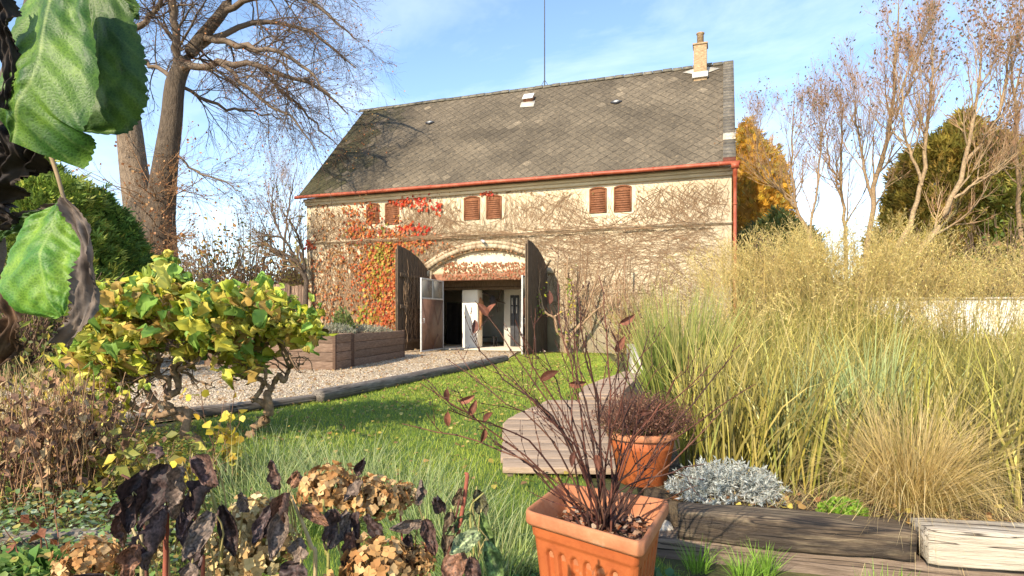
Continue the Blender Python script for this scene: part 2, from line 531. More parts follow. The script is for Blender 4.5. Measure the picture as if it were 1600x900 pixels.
def bigleaf_mat():
    m, t, p = new_mat('big_leaf')
    a = nd(t, 'ShaderNodeAttribute', attribute_name='Col')
    tcn = nd(t, 'ShaderNodeTexCoord')
    n = nd(t, 'ShaderNodeTexNoise', Scale=55, Detail=8, Roughness=0.7)
    t.links.new(tcn.outputs['Object'], n.inputs['Vector'])
    v = nd(t, 'ShaderNodeTexVoronoi', Scale=330, feature='DISTANCE_TO_EDGE')
    t.links.new(tcn.outputs['Object'], v.inputs['Vector'])
    r = ramp(t, [(0.3, (0.7, 0.74, 0.7)), (0.5, (1, 1, 1)), (0.68, (1.4, 1.25, 1.1))])
    t.links.new(n.outputs['Fac'], r.inputs['Fac'])
    rv = ramp(t, [(0.0, (1.35, 1.3, 1.2)), (0.12, (1, 1, 1)), (0.5, (0.8, 0.82, 0.8))])
    t.links.new(v.outputs['Distance'], rv.inputs['Fac'])
    m1 = nd(t, 'ShaderNodeMixRGB', blend_type='MULTIPLY', Fac=1.0)
    m2 = nd(t, 'ShaderNodeMixRGB', blend_type='MULTIPLY', Fac=1.0)
    t.links.new(a.outputs['Color'], m1.inputs['Color1'])
    t.links.new(r.outputs['Color'], m1.inputs['Color2'])
    t.links.new(m1.outputs['Color'], m2.inputs['Color1'])
    t.links.new(rv.outputs['Color'], m2.inputs['Color2'])
    t.links.new(m2.outputs['Color'], p.inputs['Base Color'])
    p.inputs['Roughness'].default_value = 0.5
    p.inputs['Specular IOR Level'].default_value = 0.35
    b = nd(t, 'ShaderNodeBump', Strength=0.5, Distance=0.0008)
    t.links.new(v.outputs['Distance'], b.inputs['Height'])
    t.links.new(b.outputs['Normal'], p.inputs['Normal'])
    tr = nd(t, 'ShaderNodeBsdfTranslucent')
    t.links.new(m2.outputs['Color'], tr.inputs['Color'])
    ms = nd(t, 'ShaderNodeMixShader', Fac=0.22)
    t.links.new(p.outputs['BSDF'], ms.inputs[1])
    t.links.new(tr.outputs['BSDF'], ms.inputs[2])
    t.links.new(ms.outputs['Shader'], t.nodes['Material Output'].inputs['Surface'])
    return m


M['bigleaf'] = bigleaf_mat()


def gravel_mat():
    m, t, p = new_mat('gravel')
    tcn = nd(t, 'ShaderNodeTexCoord')
    v = nd(t, 'ShaderNodeTexVoronoi', Scale=38)
    t.links.new(tcn.outputs['Object'], v.inputs['Vector'])
    n = nd(t, 'ShaderNodeTexNoise', Scale=0.9, Detail=5)
    t.links.new(tcn.outputs['Object'], n.inputs['Vector'])
    r = ramp(t, [(0.0, (0.24, 0.17, 0.11)), (0.4, (0.52, 0.40, 0.27)), (0.75, (0.64, 0.53, 0.38)), (1, (0.72, 0.63, 0.49))])
    sp = nd(t, 'ShaderNodeSeparateColor')
    t.links.new(v.outputs['Color'], sp.inputs['Color'])
    t.links.new(sp.outputs['Red'], r.inputs['Fac'])
    r2 = ramp(t, [(0.35, (0.85, 0.85, 0.85)), (0.65, (1.12, 1.06, 0.95))])
    t.links.new(n.outputs['Fac'], r2.inputs['Fac'])
    mm = nd(t, 'ShaderNodeMixRGB', blend_type='MULTIPLY', Fac=1.0)
    t.links.new(r.outputs['Color'], mm.inputs['Color1'])
    t.links.new(r2.outputs['Color'], mm.inputs['Color2'])
    t.links.new(mm.outputs['Color'], p.inputs['Base Color'])
    p.inputs['Roughness'].default_value = 0.9
    b = nd(t, 'ShaderNodeBump', Strength=0.8, Distance=0.02, invert=True)
    t.links.new(v.outputs['Distance'], b.inputs['Height'])
    t.links.new(b.outputs['Normal'], p.inputs['Normal'])
    return m


M['gravel'] = gravel_mat()


def glass_mat():
    m, t, p = new_mat('door_glass')
    p.inputs['Base Color'].default_value = (0.5, 0.48, 0.42, 1)
    p.inputs['Roughness'].default_value = 0.15
    p.inputs['Transmission Weight'].default_value = 0.6
    p.inputs['IOR'].default_value = 1.1
    return m


M['glass'] = glass_mat()

# ------------------------------------------------------------------ ground
g = Geo()
n = 60
xs = np.sign(np.linspace(-1, 1, n)) * np.abs(np.linspace(-1, 1, n)) ** 2.2 * 600
ys = np.concatenate([np.linspace(-40, 40, 50), np.linspace(44, 800, 20)])
X, Y = np.meshgrid(xs, ys)
Z = -0.02 + np.clip((Y - 45) / 300, 0, 1) * 2.0
i = np.arange(X.size).reshape(X.shape)
g.add(np.stack([X, Y, Z], -1), quads=np.stack([i[:-1, :-1], i[:-1, 1:], i[1:, 1:], i[1:, :-1]], -1))
tag(g.build('ground', M['meadow'], smooth=True), kind='structure')


def sheet(name, pts, z, mat):
    g = Geo()
    pts = np.array([[p[0], p[1], z] for p in pts])
    nn = sum(np.cross(pts[k] - pts[0], pts[(k + 1) % len(pts)] - pts[0])[2] for k in range(len(pts)))
    if nn < 0:
        pts = pts[::-1]
    g.add(pts, ngons=[list(range(len(pts)))])
    return tag(g.build(name, mat), kind='structure')


def inside(pts, x, y):
    c = np.zeros(len(x), bool)
    n = len(pts)
    for a in range(n):
        x0, y0 = pts[a][:2]
        x1, y1 = pts[(a + 1) % n][:2]
        if y0 != y1:
            c ^= ((y0 > y) != (y1 > y)) & (x < (x1 - x0) * (y - y0) / (y1 - y0) + x0)
    return c


LAWN = [(-3.1, 2.0), (1.2, 2.0), (0.75, 3.3), (0.55, 5), (1.2, 8.2), (2.3, 12), (2.9, 17), (3.2, 21.1), (0.4, 21.9), (-0.25, 17.2), (-2.95, 9.1), (-3.9, 7.6), (-4.4, 5.5)]
GRAVEL = [(-0.28, 17.1), (0.2, 22.25), (-3.2, 23.6), (-9.5, 25.6), (-14, 20), (-11, 12), (-7.5, 6.2), (-4.9, 6.7), (-3.05, 9.0)]
BEDL = [(-9, 1.0), (-0.4, 1.0), (-1.5, 3.0), (-2.6, 5.2), (-3.9, 7.4), (-5.2, 6.7), (-9, 6)]
sheet('lawn', LAWN, 0.004, M['turf'])
sheet('gravel_drive', GRAVEL, 0.008, M['gravel'])
sheet('flower_bed_soil', BEDL, 0.012, M['soil'])

# ------------------------------------------------------------------ barn
RC = np.array([7.32, 20.05, 0.0])                 # right front corner at the ground
U = np.array([-0.9436, 0.3312, 0.0])              # along the front, to the left
Bk = np.array([0.3312, 0.9436, 0.0])              # into the building
UP = np.array([0, 0, 1.0])
LEN, HALF, EAVE, RIDGE = 17.05, 4.59, 6.35, 11.62


def BW(s, t, z):
    """barn coordinates: s along the front from the right corner, t in front of the wall (minus = behind), z up"""
    s, t, z = np.broadcast_arrays(np.asarray(s, float), np.asarray(t, float), np.asarray(z, float))
    return RC + s[..., None] * U - t[..., None] * Bk + z[..., None] * UP


def FS(px, py, t=0.0):
    """pixel on the front plane -> (s, z)"""
    r = (px - 800) / FPX
    o = RC - t * Bk
    s = (o[0] - r * o[1]) / (-U[0] + r * U[1])
    d = o[1] + s * U[1]
    return s, CAMZ + (HZ - py) / FPX * d


barn = thing('barn', 'old cream plastered barn with steep grey tiled roof, brick chimney and open arched gateway', 'barn', BW(8.5, -4.5, 0))
DL, DR = 11.2, 6.43                                # gateway jambs (s)
SPR, CRN = 3.12, 3.86                              # springing and crown of the arch
mid = (DL + DR) / 2
hw = (DL - DR) / 2
rise = CRN - SPR
RAD = (hw * hw + rise * rise) / (2 * rise)
ZC = CRN - RAD


def arch(rad_off, n=25):
    R = RAD + rad_off
    a = math.asin(hw / RAD) + 0.0
    th = np.linspace(-a, a, n)
    return mid + R * np.sin(th), ZC + R * np.cos(th)


g = Geo()
WT = 0.55
# front wall with the arched gateway cut out: polygons at t=0
sa, za = arch(0, 25)                                # from the right jamb to the left
front = [(0, 0), (DR, 0)] + list(zip(sa, za)) + [(DL, 0), (LEN, 0), (LEN, EAVE), (0, EAVE)]
# split into simple pieces
def wallpiece(poly, t0=0.0, th=WT):
    prism(g, BW([p[0] for p in poly], t0, [p[1] for p in poly]), Bk * th)
wallpiece([(0, 0), (DR, 0), (DR, EAVE), (0, EAVE)])
wallpiece([(DL, 0), (LEN, 0), (LEN, EAVE), (DL, EAVE)])
for k in range(24):
    wallpiece([(sa[k], za[k]), (sa[k + 1], za[k + 1]), (sa[k + 1], EAVE), (sa[k], EAVE)])
# gables
for s0 in (0.0, LEN - WT):
    pts = [BW(s0, -WT, 0), BW(s0, -2 * HALF + WT, 0), BW(s0, -2 * HALF + WT, EAVE + 0.4), BW(s0, -HALF, RIDGE - 0.35), BW(s0, -WT, EAVE + 0.4)]
    prism(g, pts, U * WT)
obox(g, BW(0, -2 * HALF + WT, 0), U * LEN, Bk * WT, UP * EAVE)
g.build('wall', M['plaster'], barn)

# tympanum, beam, arch bands
g = Geo()
sa2, za2 = arch(-0.02, 25)
prism(g, BW([DR + .02] + list(sa2) + [DL - .02], -0.16, [2.97] + list(za2) + [2.97]), Bk * 0.25)
g.build('tympanum', M['plaster'], barn)
g = Geo()
obox(g, BW(DR + .01, -0.10, 2.72), U * (DL - DR - .02), Bk * 0.34, UP * 0.245)
g.build('beam', M['rust'], barn, bevel=0.015)
g = Geo()
for ro, ri, tt in ((0.34, 0.22, 0.07), (0.21, 0.06, 0.11)):
    so, zo = arch(ro, 31)
    si, zi = arch(ri, 31)
    for k in range(30):
        P0 = BW([si[k], si[k + 1], so[k + 1], so[k]], 0.0, [zi[k], zi[k + 1], zo[k + 1], zo[k]])
        prism(g, P0, -Bk * tt)
for s0 in (DR - .32, DL - .02):
    obox(g, BW(s0, 0.0, SPR - 0.22), U * 0.34, -Bk * 0.1, UP * 0.2)
g.build('arch_moulding', M['arch'], barn)
# string course and cornice
g = Geo()
obox(g, BW(-0.02, 0.0, 4.385), U * (LEN + 0.04), -Bk * 0.05, UP * 0.035)
obox(g, BW(-0.02, 0.0, 4.423), U * (LEN + 0.04), -Bk * 0.09, UP * 0.045)
g.build('string_course', M['plaster'], barn)
g = Geo()
obox(g, BW(-0.03, 0.0, EAVE - 0.33), U * (LEN + 0.06), -Bk * 0.1, UP * 0.12)
obox(g, BW(-0.03, 0.0, EAVE - 0.2), U * (LEN + 0.06), -Bk * 0.2, UP * 0.13)
g.build('cornice', M['plaster'], barn)

# roof: slab and lozenge tiles
E0 = 0.42                                          # eave overhang
run = HALF + E0
zE = EAVE + 0.02
sl_len = math.hypot(run, RIDGE - zE)
sdir_t, sdir_z = -run / sl_len, (RIDGE - zE) / sl_len
rn = nrm(np.array([-Bk * (RIDGE - zE) / sl_len + UP * run / sl_len]))[0]


def RF(s, v, h=0.0):
    """front roof plane: s along, v up the slope from the eave"""
    s, v = np.broadcast_arrays(np.asarray(s, float), np.asarray(v, float))
    return BW(s, E0 + sdir_t * v, zE + sdir_z * v) + rn * h


OV = 0.12
g = Geo()
prism(g, [RF(-OV, 0), RF(LEN + OV, 0), RF(LEN + OV, sl_len), RF(-OV, sl_len)], -rn * 0.1)
bk = [BW(-OV, -HALF, RIDGE), BW(LEN + OV, -HALF, RIDGE), BW(LEN + OV, -2 * HALF - E0, zE), BW(-OV, -2 * HALF - E0, zE)]
prism(g, bk, np.array([Bk[0] * -.07, Bk[1] * -.07, -0.08]))
roof = g.build('roof', M['slab'], barn)
g = Geo()
DX, DY = 0.46, 0.245
r2 = np.random.default_rng(5)
row = 0
v0 = 0.0
while v0 < sl_len - 0.05:
    off = (row % 2) * DX / 2
    ss = np.arange(-OV + off, LEN + OV + 0.01, DX)
    for s0 in ss:
        if s0 - DX / 2 < -OV + 0.28 or s0 + DX / 2 > LEN + OV + 0.02:
            pass
        a, b = max(s0 - DX / 2, -OV), min(s0 + DX / 2, LEN + OV)
        vt, vb = min(v0 + DY, sl_len), max(v0 - DY, 0.0)
        j = r2.normal(0, 0.006, 4)
        h = 0.004 + abs(r2.normal(0, 0.004))
        e = 0.004
        v4 = [RF(s0 + j[0], vb + e, h * .5 + 0.011), RF(b - e, v0 + j[1], h * .5 + 0.007), RF(s0 + j[2], vt, 0.004), RF(a + e, v0 + j[3], h * .5 + 0.007)]
        base = np.array([0.125, 0.102, 0.074]) * (1 + r2.normal() * 0.04)
        moss = max(0, min(1, (s0 - (LEN - 2.4) + 1.2 * mnoise.noise(Vector((s0 * .9, v0 * .6, 8))) + 0.45 * r2.normal()) / 1.4))
        base = base * (1 + .45 * mnoise.fractal(Vector((s0 * .45, v0 * .5, 3)), .8, 2, 3))
        c = base * (1 - 0.8 * moss) + np.array([0.042, 0.042, 0.014]) * 0.8 * moss
        if r2.random() < 0.02:
            c = c * 1.5
        v4 = np.array(v4)
        lowv = v4[[0, 1, 3]] - rn * 0.008
        g.add(v4, quads=[[2, 1, 0, 3]], col=c)
        g.add(np.concatenate([v4[[0, 1, 3]], lowv]), quads=[[0, 2, 5, 3], [1, 0, 3, 4]], col=np.array([.022, .018, .014]))
    v0 += DY
    row += 1
# verge tiles down the right edge
v0 = 0.0
while v0 < sl_len - 0.1:
    c = np.array([0.14, 0.125, 0.105]) * (1 + r2.normal() * 0.15)
    if 1.28 < v0 < 1.55:
        c = np.array([0.52, 0.48, 0.4])
    if v0 < 0.2:
        c = np.array([0.16, 0.05, 0.03])
    obox(g, RF(-OV - 0.01, v0, 0.025), U * 0.40, (RF(0, 1) - RF(0, 0)) * 0.215, rn * 0.02, col=c)
    v0 += 0.22
g.build('roof_tiles', M['tile'], roof)
g = Geo()
for s0 in np.arange(-OV, LEN + OV, 0.4):
    c = np.array([0.16, 0.145, 0.115]) * (1 + r2.normal() * 0.2)
    h = 0.02 + abs(r2.normal()) * 0.012
    obox(g, RF(s0, sl_len - 0.2, h), U * 0.38, (RF(0, 1) - RF(0, 0)) * 0.23, rn * 0.03, col=c)
g.build('ridge_tiles', M['tile'], roof)
# hatch, vents
s0, _ = 0, 0
def roof_px(px, py):
    r = (px - 800) / FPX
    best = None
    o, e1, e2 = RF(0, 0), U, (RF(0, 1) - RF(0, 0))
    d = np.array([r, 1, (HZ - py) / FPX])
    A = np.stack([e1, e2, -d], 1)
    x = np.linalg.solve(A, np.array([0, 0, CAMZ]) - o)
    return x[0], x[1]
hs, hv = roof_px(826, 160)
ed = RF(0, 1) - RF(0, 0)
g = Geo()
obox(g, RF(hs - 0.2, hv, 0.02), U * 0.42, ed * 0.36, rn * 0.16)
hb = g.build('roof_hatch', M['rust'], roof)
g = Geo()
obox(g, RF(hs - 0.23, hv - 0.03, 0.185), U * 0.48, ed * 0.42, rn * 0.035)
g.build('hatch_lid', M['pale'], hb, bevel=0.01)
g = Geo()
rr = np.random.default_rng(3)
prism(g, [RF(hs - 0.34, hv - 0.5, 0.028), RF(hs + 0.3, hv - 0.42, 0.028), RF(hs + 0.33, hv + 0.02, 0.028), RF(hs - 0.3, hv + 0.02, 0.028)], rn * 0.012)
g.build('hatch_flashing', M['stone'], hb)
for (px, py) in ((963, 161), (672, 193)):
    a, b = roof_px(px, py)
    g = Geo()
    prism(g, [RF(a - .24, b, .03), RF(a, b - .15, .03), RF(a + .24, b, .03), RF(a, b + .15, .03)], rn * 0.05)
    vt_ = g.build('roof_vent', M['darkmetal'], roof, bevel=0.01)
    g = Geo()
    prism(g, [RF(a - .13, b, .085), RF(a, b - .08, .085), RF(a + .13, b, .085), RF(a, b + .08, .085)], rn * 0.01)
    g.build('vent_pane', M['frame_grey'], vt_)
# chimney
cs, ct = 1.13, -3.95
g = Geo()
w2 = 0.25
obox(g, BW(cs - w2, ct + w2, 10.2), U * 2 * w2, Bk * 2 * w2, UP * 1.93)
obox(g, BW(cs - w2 - .04, ct + w2 + .04, 12.13), U * (2 * w2 + .08), Bk * (2 * w2 + .08), UP * 0.07)
chim = g.build('chimney', M['brick'], barn, bevel=0.012)
g = Geo()
lathe(g, [(0.11, 12.2), (0.13, 12.2), (0.13, 12.62), (0.16, 12.64), (0.16, 12.68), (0.11, 12.68), (0.10, 12.2)], BW(cs, ct, 0), 20)
g.build('chimney_pot', M['brick'], chim, smooth=True)
a, b = roof_px(1096, 112)
g = Geo()
prism(g, [RF(a - .7, b, .035), RF(a, b - .38, .035), RF(a + .72, b + .05, .035), RF(a, b + .42, .035)], rn * 0.012)
g.build('chimney_flashing', M['stone'], chim)
g = Geo()
obox(g, BW(cs - .3, ct + .34, 10.80), U * .6, Bk * .6, UP * .22)
g.build('chimney_collar', M['pale'], chim, bevel=0.02)
# lightning rod
g = Geo()
p0 = BW(7.82, -HALF, RIDGE - 0.05)
tubes(g, [p0, p0 + UP * 1.5, p0 + UP * 3.6, p0 + UP * 5.6], [.028, .026, .022, .012], 6)
for q in (-1, 1):
    tubes(g, [p0 + U * q * .22, p0 + UP * .35], [.012, .012], 5)
g.build('lightning_rod', M['darkmetal'], barn, smooth=True)

# gutter and downpipe
g = Geo()
an = np.linspace(0, 2 * math.pi, 13)[:-1]
sg = np.linspace(-0.25, LEN + 0.2, 30)
P = BW(sg, E0 + 0.07, zE - 0.06 + 0.004 * np.sin(sg * 1.7))
tubes(g, P, np.full(30, 0.07), 12, cap=True)
for s0 in np.arange(0.4, LEN, 2.1):
    Pq = BW(np.array([s0 - .03, s0 + .03]), E0 + 0.07, zE - 0.06)
    tubes(g, Pq, [0.08, 0.08], 12, cap=True)
g.build('gutter', M['gutter'], barn, smooth=False)
g = Geo()
dp = [BW(-.10, E0 + .07, zE - .08), BW(-.10, E0 + .05, zE - .32), BW(-.1, 0.12, zE - .75), BW(-.1, .12, zE - 1.0), BW(-.1, .12, 3), BW(-.1, .12, 0.05)]
tubes(g, dp, [.09, .075, .06, .06, .06, .06], 12, cap=True)
obox(g, BW(-.22, E0 + .17, zE - .24), U * .24, Bk * .2, UP * .16)
for z in (5.0, 3.2, 1.4):
    tubes(g, [BW(-.1, .12, z), BW(-.1, .12, z + .05)], [.075, .075], 12, cap=True)
g.build('downpipe', M['gutter'], barn)

# shutters
SH = [(573, 593, 319, 349), (602, 624, 317, 350), (725, 750, 308, 343), (760, 784, 306, 341), (921, 948, 294, 332), (959, 987, 291, 330)]
SHB = []
for (x0, x1, y0, y1) in SH:
    s1, zt = FS(x0, y0)
    s0, zb = FS(x1, y1)
    zt += .02
    SHB.append((s0, s1, zb, zt))
    cx, hw_ = (s0 + s1) / 2, (s1 - s0) / 2
    def outline(k, n=9):
        a = np.linspace(-1, 1, n)
        return np.concatenate([[cx - k, cx + k], cx - k * a[0:1] * 0 + k * a[::-1]]), None
    def arched(hwk, zb_, zt_, n=9):
        a = np.linspace(1, -1, n)
        return [(cx - hwk, zb_), (cx + hwk, zb_)] + [(cx + hwk * q, zt_ - 0.07 * q * q * hwk / hw_) for q in a]
    o_ = arched(hw_, zb, zt)
    i_ = arched(hw_ - .055, zb + .055, zt - .055)
    g = Geo()
    m_ = len(o_)
    for k in range(m_):
        k2 = (k + 1) % m_
        quad = BW([o_[k][0], o_[k2][0], i_[k2][0], i_[k][0]], 0.0, [o_[k][1], o_[k2][1], i_[k2][1], i_[k][1]])
        prism(g, quad, -Bk * 0.045)
    sh = g.build('window_shutter', M['shutter'], barn)
    g = Geo()
    prism(g, BW([p[0] for p in i_], 0.0, [p[1] for p in i_]), -Bk * 0.018)
    nb = 9
    for k in range(nb):
        z0 = zb + .06 + (zt - zb - .2) * k / nb
        obox(g, BW(s0 + .06, 0.018, z0), U * (s1 - s0 - .12), -Bk * 0.016, UP * ((zt - zb) / nb * 0.62))
    g.build('louvre_panel', M['shutter'], sh)

# wooden gate leaves
def leafdoor(hinge_s, name, dirv, flip):
    o = BW(hinge_s, 0.02, 0.0)
    n_ = 13
    wv = np.linspace(0, hw - 0.02, n_ + 1)
    g = Geo()
    nrmv = nrm(np.cross(dirv, UP)[None])[0]
    rr = np.random.default_rng(9 if flip else 4)
    for k in range(n_):
        a, b = wv[k] + .006, wv[k + 1] - .006
        za_ = lambda x: ZC + math.sqrt(RAD * RAD - (hw - x) ** 2)
        lo = 0.03 + abs(rr.normal()) * 0.03
        pts = [o + dirv * a + UP * lo, o + dirv * b + UP * lo, o + dirv * b + UP * za_(b), o + dirv * a + UP * za_(a)]
        prism(g, np.array(pts) + nrmv * rr.normal() * 0.006, nrmv * 0.045)
    d = g.build('gate_leaf', M['darkwood'], barn, bevel=0.006)
    g = Geo()
    for z in (0.35, 1.6, 2.75):
        obox(g, o + dirv * 0.05 + UP * z + nrmv * (0.05 if not flip else -0.05), dirv * (hw - .15), nrmv * (0.04 if not flip else -0.04), UP * 0.14)
    obox(g, o + dirv * (hw - .14) + UP * .03 + nrmv * (0.052), dirv * .12, nrmv * .04, UP * 3.7)
    g.build('gate_ledges', M['darkwood'], d, bevel=0.006)
    for z in (0.42, 2.8):
        g = Geo()
        obox(g, o + UP * z + nrmv * 0.1, dirv * 1.1, nrmv * 0.012, UP * 0.06)
        g.build('strap_hinge', M['black'], d)
    return d


leafdoor(DL + .06, 'gate_leaf', -Bk, True)
leafdoor(DR - .06, 'gate_leaf', -Bk, False)

# steel inner doors
def steel(hinge, ddir, H=2.68, W=2.08):
    ddir = nrm(np.asarray(ddir)[None])[0]
    nv = np.cross(ddir, UP)
    f = 0.055
    g = Geo()
    o = hinge
    obox(g, o, ddir * f, nv * .05, UP * H)
    obox(g, o + ddir * (W - f), ddir * f, nv * .05, UP * H)
    for z in (0.0, H - f, 1.92):
        obox(g, o + ddir * f + UP * z + nv * .002, ddir * (W - 2 * f), nv * .046, UP * f)
    obox(g, o + ddir * (W / 2 - .02) + UP * 1.975 + nv * .004, ddir * .04, nv * .042, UP * (H - 2.03))
    d = g.build('steel_door', M['frame_grey'], barn, bevel=0.004)
    g = Geo()
    obox(g, o + ddir * f + nv * .012 + UP * f, ddir * (W - 2 * f), nv * .022, UP * (1.92 - f))
    # raised zigzag ribs
    for q in range(2):
        x0 = f + (W - 2 * f) * q / 2
        wq = (W - 2 * f) / 2
        for (xa, za_, xb, zb_) in ((x0, f, x0 + wq / 2, .62), (x0 + wq / 2, .62, x0 + wq, f), (x0, 1.9, x0 + wq / 2, .95), (x0 + wq / 2, .95, x0 + wq, 1.9)):
            for sgn, off in ((1, .035), (-1, .011)):
                A = o + ddir * xa + UP * za_ + nv * off
                Bp = o + ddir * xb + UP * zb_ + nv * off
                tubes(g, [A, Bp], [.014, .014], 5)
    g.build('steel_panel', M['metalbrown'], d)
    for q in range(2):
        g = Geo()
        wq = W / 2 - .02 - f
        obox(g, o + ddir * (f + q * (wq + .04)) + nv * .018 + UP * 1.98, ddir * wq, nv * .012, UP * (H - f - 1.985))
        g.build('glass_pane', M['glass'], d)
    g = Geo()
    hp = o + ddir * (W - .12) + UP * 1.05
    tubes(g, [hp + nv * .05, hp + nv * .1, hp + nv * .1 + UP * .16, hp + nv * .05 + UP * .16], [.012] * 4, 6)
    hp = hp - nv * .05
    tubes(g, [hp + nv * .05, hp - nv * .0, hp - nv * .0 + UP * .16, hp + nv * .05 + UP * .16], [.012] * 4, 6)
    g.build('handle', M['pale'], d)


h1 = BW(10.60, -0.02, .03)
steel(h1, np.array([-3.27, 21.5, 0]) - np.array([h1[0], h1[1], 0]))
steel(BW(DR + .22, -0.02, .03), -Bk)

# interior
g = Geo()
obox(g, BW(3.2, -WT, -0.03), U * 12, Bk * 7, UP * 0.05)
g.build('floor', M['floor'], barn)
g = Geo()
obox(g, BW(3.2, -WT, 2.95), U * 12, Bk * 7, UP * 0.08)
g.build('ceiling', M['white_plaster'], barn)
g = Geo()
obox(g, BW(3.2, -3.2, 0.02), U * 6.05, Bk * .2, UP * 2.92)
obox(g, BW(3.0, -WT, 0.02), U * .2, Bk * 6, UP * 2.92)
obox(g, BW(15.2, -WT, 0.02), U * .2, Bk * 6.9, UP * 2.92)
obox(g, BW(3.2, -7.4, 0.02), U * 12, Bk * .2, UP * 2.92)
obox(g, BW(9.05, -3.42, 0.02), U * .2, Bk * 3.9, UP * 2.92)
g.build('partition', M['white_plaster'], barn)
# pillar
ps, _ = FS(746, 500, -1.5)
ps2, _ = FS(722, 500, -1.5)
g = Geo()
obox(g, BW(ps, -1.5, 0.02), U * (ps2 - ps), Bk * .55, UP * 2.4)
g.build('pillar', M['white_plaster'], barn, bevel=0.02)
g = Geo()
obox(g, BW(3.3, -1.45, 2.42), U * 11, Bk * .6, UP * .12)
obox(g, BW(3.3, -1.4, 2.54), U * 11, Bk * .22, UP * .4)
g.build('ceiling_beam', M['darkwood'], barn)
# narrow glazed door in the back wall at the right
a0, _ = FS(811, 500, -3.1)
a1, _ = FS(797, 500, -3.1)
g = Geo()
for q in range(2):
    ww = (a1 - a0) / 2
    o = BW(a0 + q * ww, -3.12, 0.03)
    obox(g, o, U * (ww - .02), Bk * -.06, UP * 2.2)
bd = g.build('back_door', M['darkmetal'], barn, bevel=0.01)
for q in range(2):
    for k in range(2):
        g = Geo()
        o = BW(a0 + q * ww + .07, -3.05, 1.45 + .36 * k)
        obox(g, o, U * (ww - .16), -Bk * .01, UP * .3)
        g.build('glass_pane', M['white_plaster'] if False else M['frame_grey'], bd)
# dark cupboard at the back left
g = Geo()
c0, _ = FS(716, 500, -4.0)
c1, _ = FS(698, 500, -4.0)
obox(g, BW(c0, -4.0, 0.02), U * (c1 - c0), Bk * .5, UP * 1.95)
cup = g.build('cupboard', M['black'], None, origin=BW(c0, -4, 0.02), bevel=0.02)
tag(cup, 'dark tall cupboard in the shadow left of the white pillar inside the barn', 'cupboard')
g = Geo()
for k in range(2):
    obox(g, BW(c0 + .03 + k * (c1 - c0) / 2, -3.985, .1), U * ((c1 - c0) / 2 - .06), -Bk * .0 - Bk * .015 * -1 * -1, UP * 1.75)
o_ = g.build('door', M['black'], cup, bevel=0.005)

# driftwood plaque on the pillar
g = Geo()
q0 = BW(ps - .02, -1.75, 0)
Pd, Rd = smooth_path([q0 + UP * .75, q0 + UP * 1.1 + U * .03, q0 + UP * 1.5, q0 + UP * 1.85 - U * .02, q0 + UP * 2.1], 16, [.05, .12, .1, .13, .04])
tubes(g, Pd, Rd, 8, col=(.42, .22, .11))
tag(g.build('driftwood_plaque', M['fine_bark'], None, origin=Pd[0], smooth=True), 'reddish weathered wood slab hung upright on the white pillar', 'wall decoration')
# hanging driftwood branch
hb0 = PX(757, 462, 25.2)
t_ = thing('hanging_branch', 'dark dried branch with a hornet nest hanging from the barn ceiling', 'decoration', hb0)
g = Geo()
for pts, rad in (([(752, 456), (765, 462), (778, 470), (790, 474)], [.03, .05, .04, .015]), ([(770, 464), (776, 475), (778, 488)], [.04, .035, .02]), ([(778, 470), (782, 455), (786, 448)], [.03, .02, .02]), ([(757, 458), (752, 447), (750, 430)], [.01, .006, .006])):
    Pd, Rd = smooth_path([PX(a, b, 25.2) for a, b in pts], 8, rad)
    tubes(g, Pd, Rd, 6, col=(.06, .04, .03))
g.build('branch', M['fine_bark'], t_, smooth=True)
g = Geo()
lathe(g, [(0.001, .26), (.08, .22), (.14, .1), (.15, 0), (.1, -.13), (.03, -.2), (.001, -.21)], PX(770, 471, 25.0), 14, col=(.05, .045, .05))
g.build('nest', M['fine_bark'], t_, smooth=True)
# bench
bs, _ = FS(775, 520, -2.75)
bs2, _ = FS(750, 520, -2.75)
bt = thing('bench', 'small black bench with curved backrest by the back wall inside the barn', 'bench', BW(bs, -2.75, 0.02))
bw = bs2 - bs
g = Geo()
obox(g, BW(bs, -2.57, .40), U * bw, Bk * .36, UP * .05)
g.build('seat', M['black'], bt, bevel=0.01)
for sx in (0.02, bw - .07):
    for tt in (-2.59, -2.89):
        g = Geo()
        obox(g, BW(bs + sx, tt, .02), U * .05, Bk * .05, UP * .38)
        g.build('leg', M['black'], bt)
g = Geo()
x = np.linspace(0, bw, 12)
prism(g, BW(np.concatenate([x, x[::-1]]), -2.91, np.concatenate([np.full(12, .46), .62 + .17 * np.sin(np.pi * x[::-1] / bw)])), Bk * .04)
g.build('backrest', M['black'], bt)

# security camera above the arch
sc_s, sc_z = FS(757, 379)
t_ = thing('security_camera', 'small dark camera bracketed on the barn wall above the arch', 'camera', BW(sc_s, .0, sc_z))
g = Geo()
obox(g, BW(sc_s - .06, .0, sc_z - .06), U * .12, -Bk * .03, UP * .12)
tubes(g, [BW(sc_s, .03, sc_z), BW(sc_s, .12, sc_z + .02)], [.02, .02], 6)
g.build('bracket', M['darkmetal'], t_)
g = Geo()
tubes(g, [BW(sc_s + .06, .12, sc_z + .06), BW(sc_s - .12, .32, sc_z - .02)], [.055, .055], 8, cap=True)
g.build('housing', M['frame_grey'], t_)

# ------------------------------------------------------------------ creepers on the barn
def blocked(s, z, m=0.0):
    b = (s > DR - .05 + m) & (s < DL + .05 - m) & (z < ZC + np.sqrt(np.maximum(0, RAD ** 2 - (s - mid) ** 2)) + .02)
    for (s0, s1, zb, zt) in SHB:
        b |= (s > s0 - .03) & (s < s1 + .03) & (z > zb - .03) & (z < zt + .03)
    return b


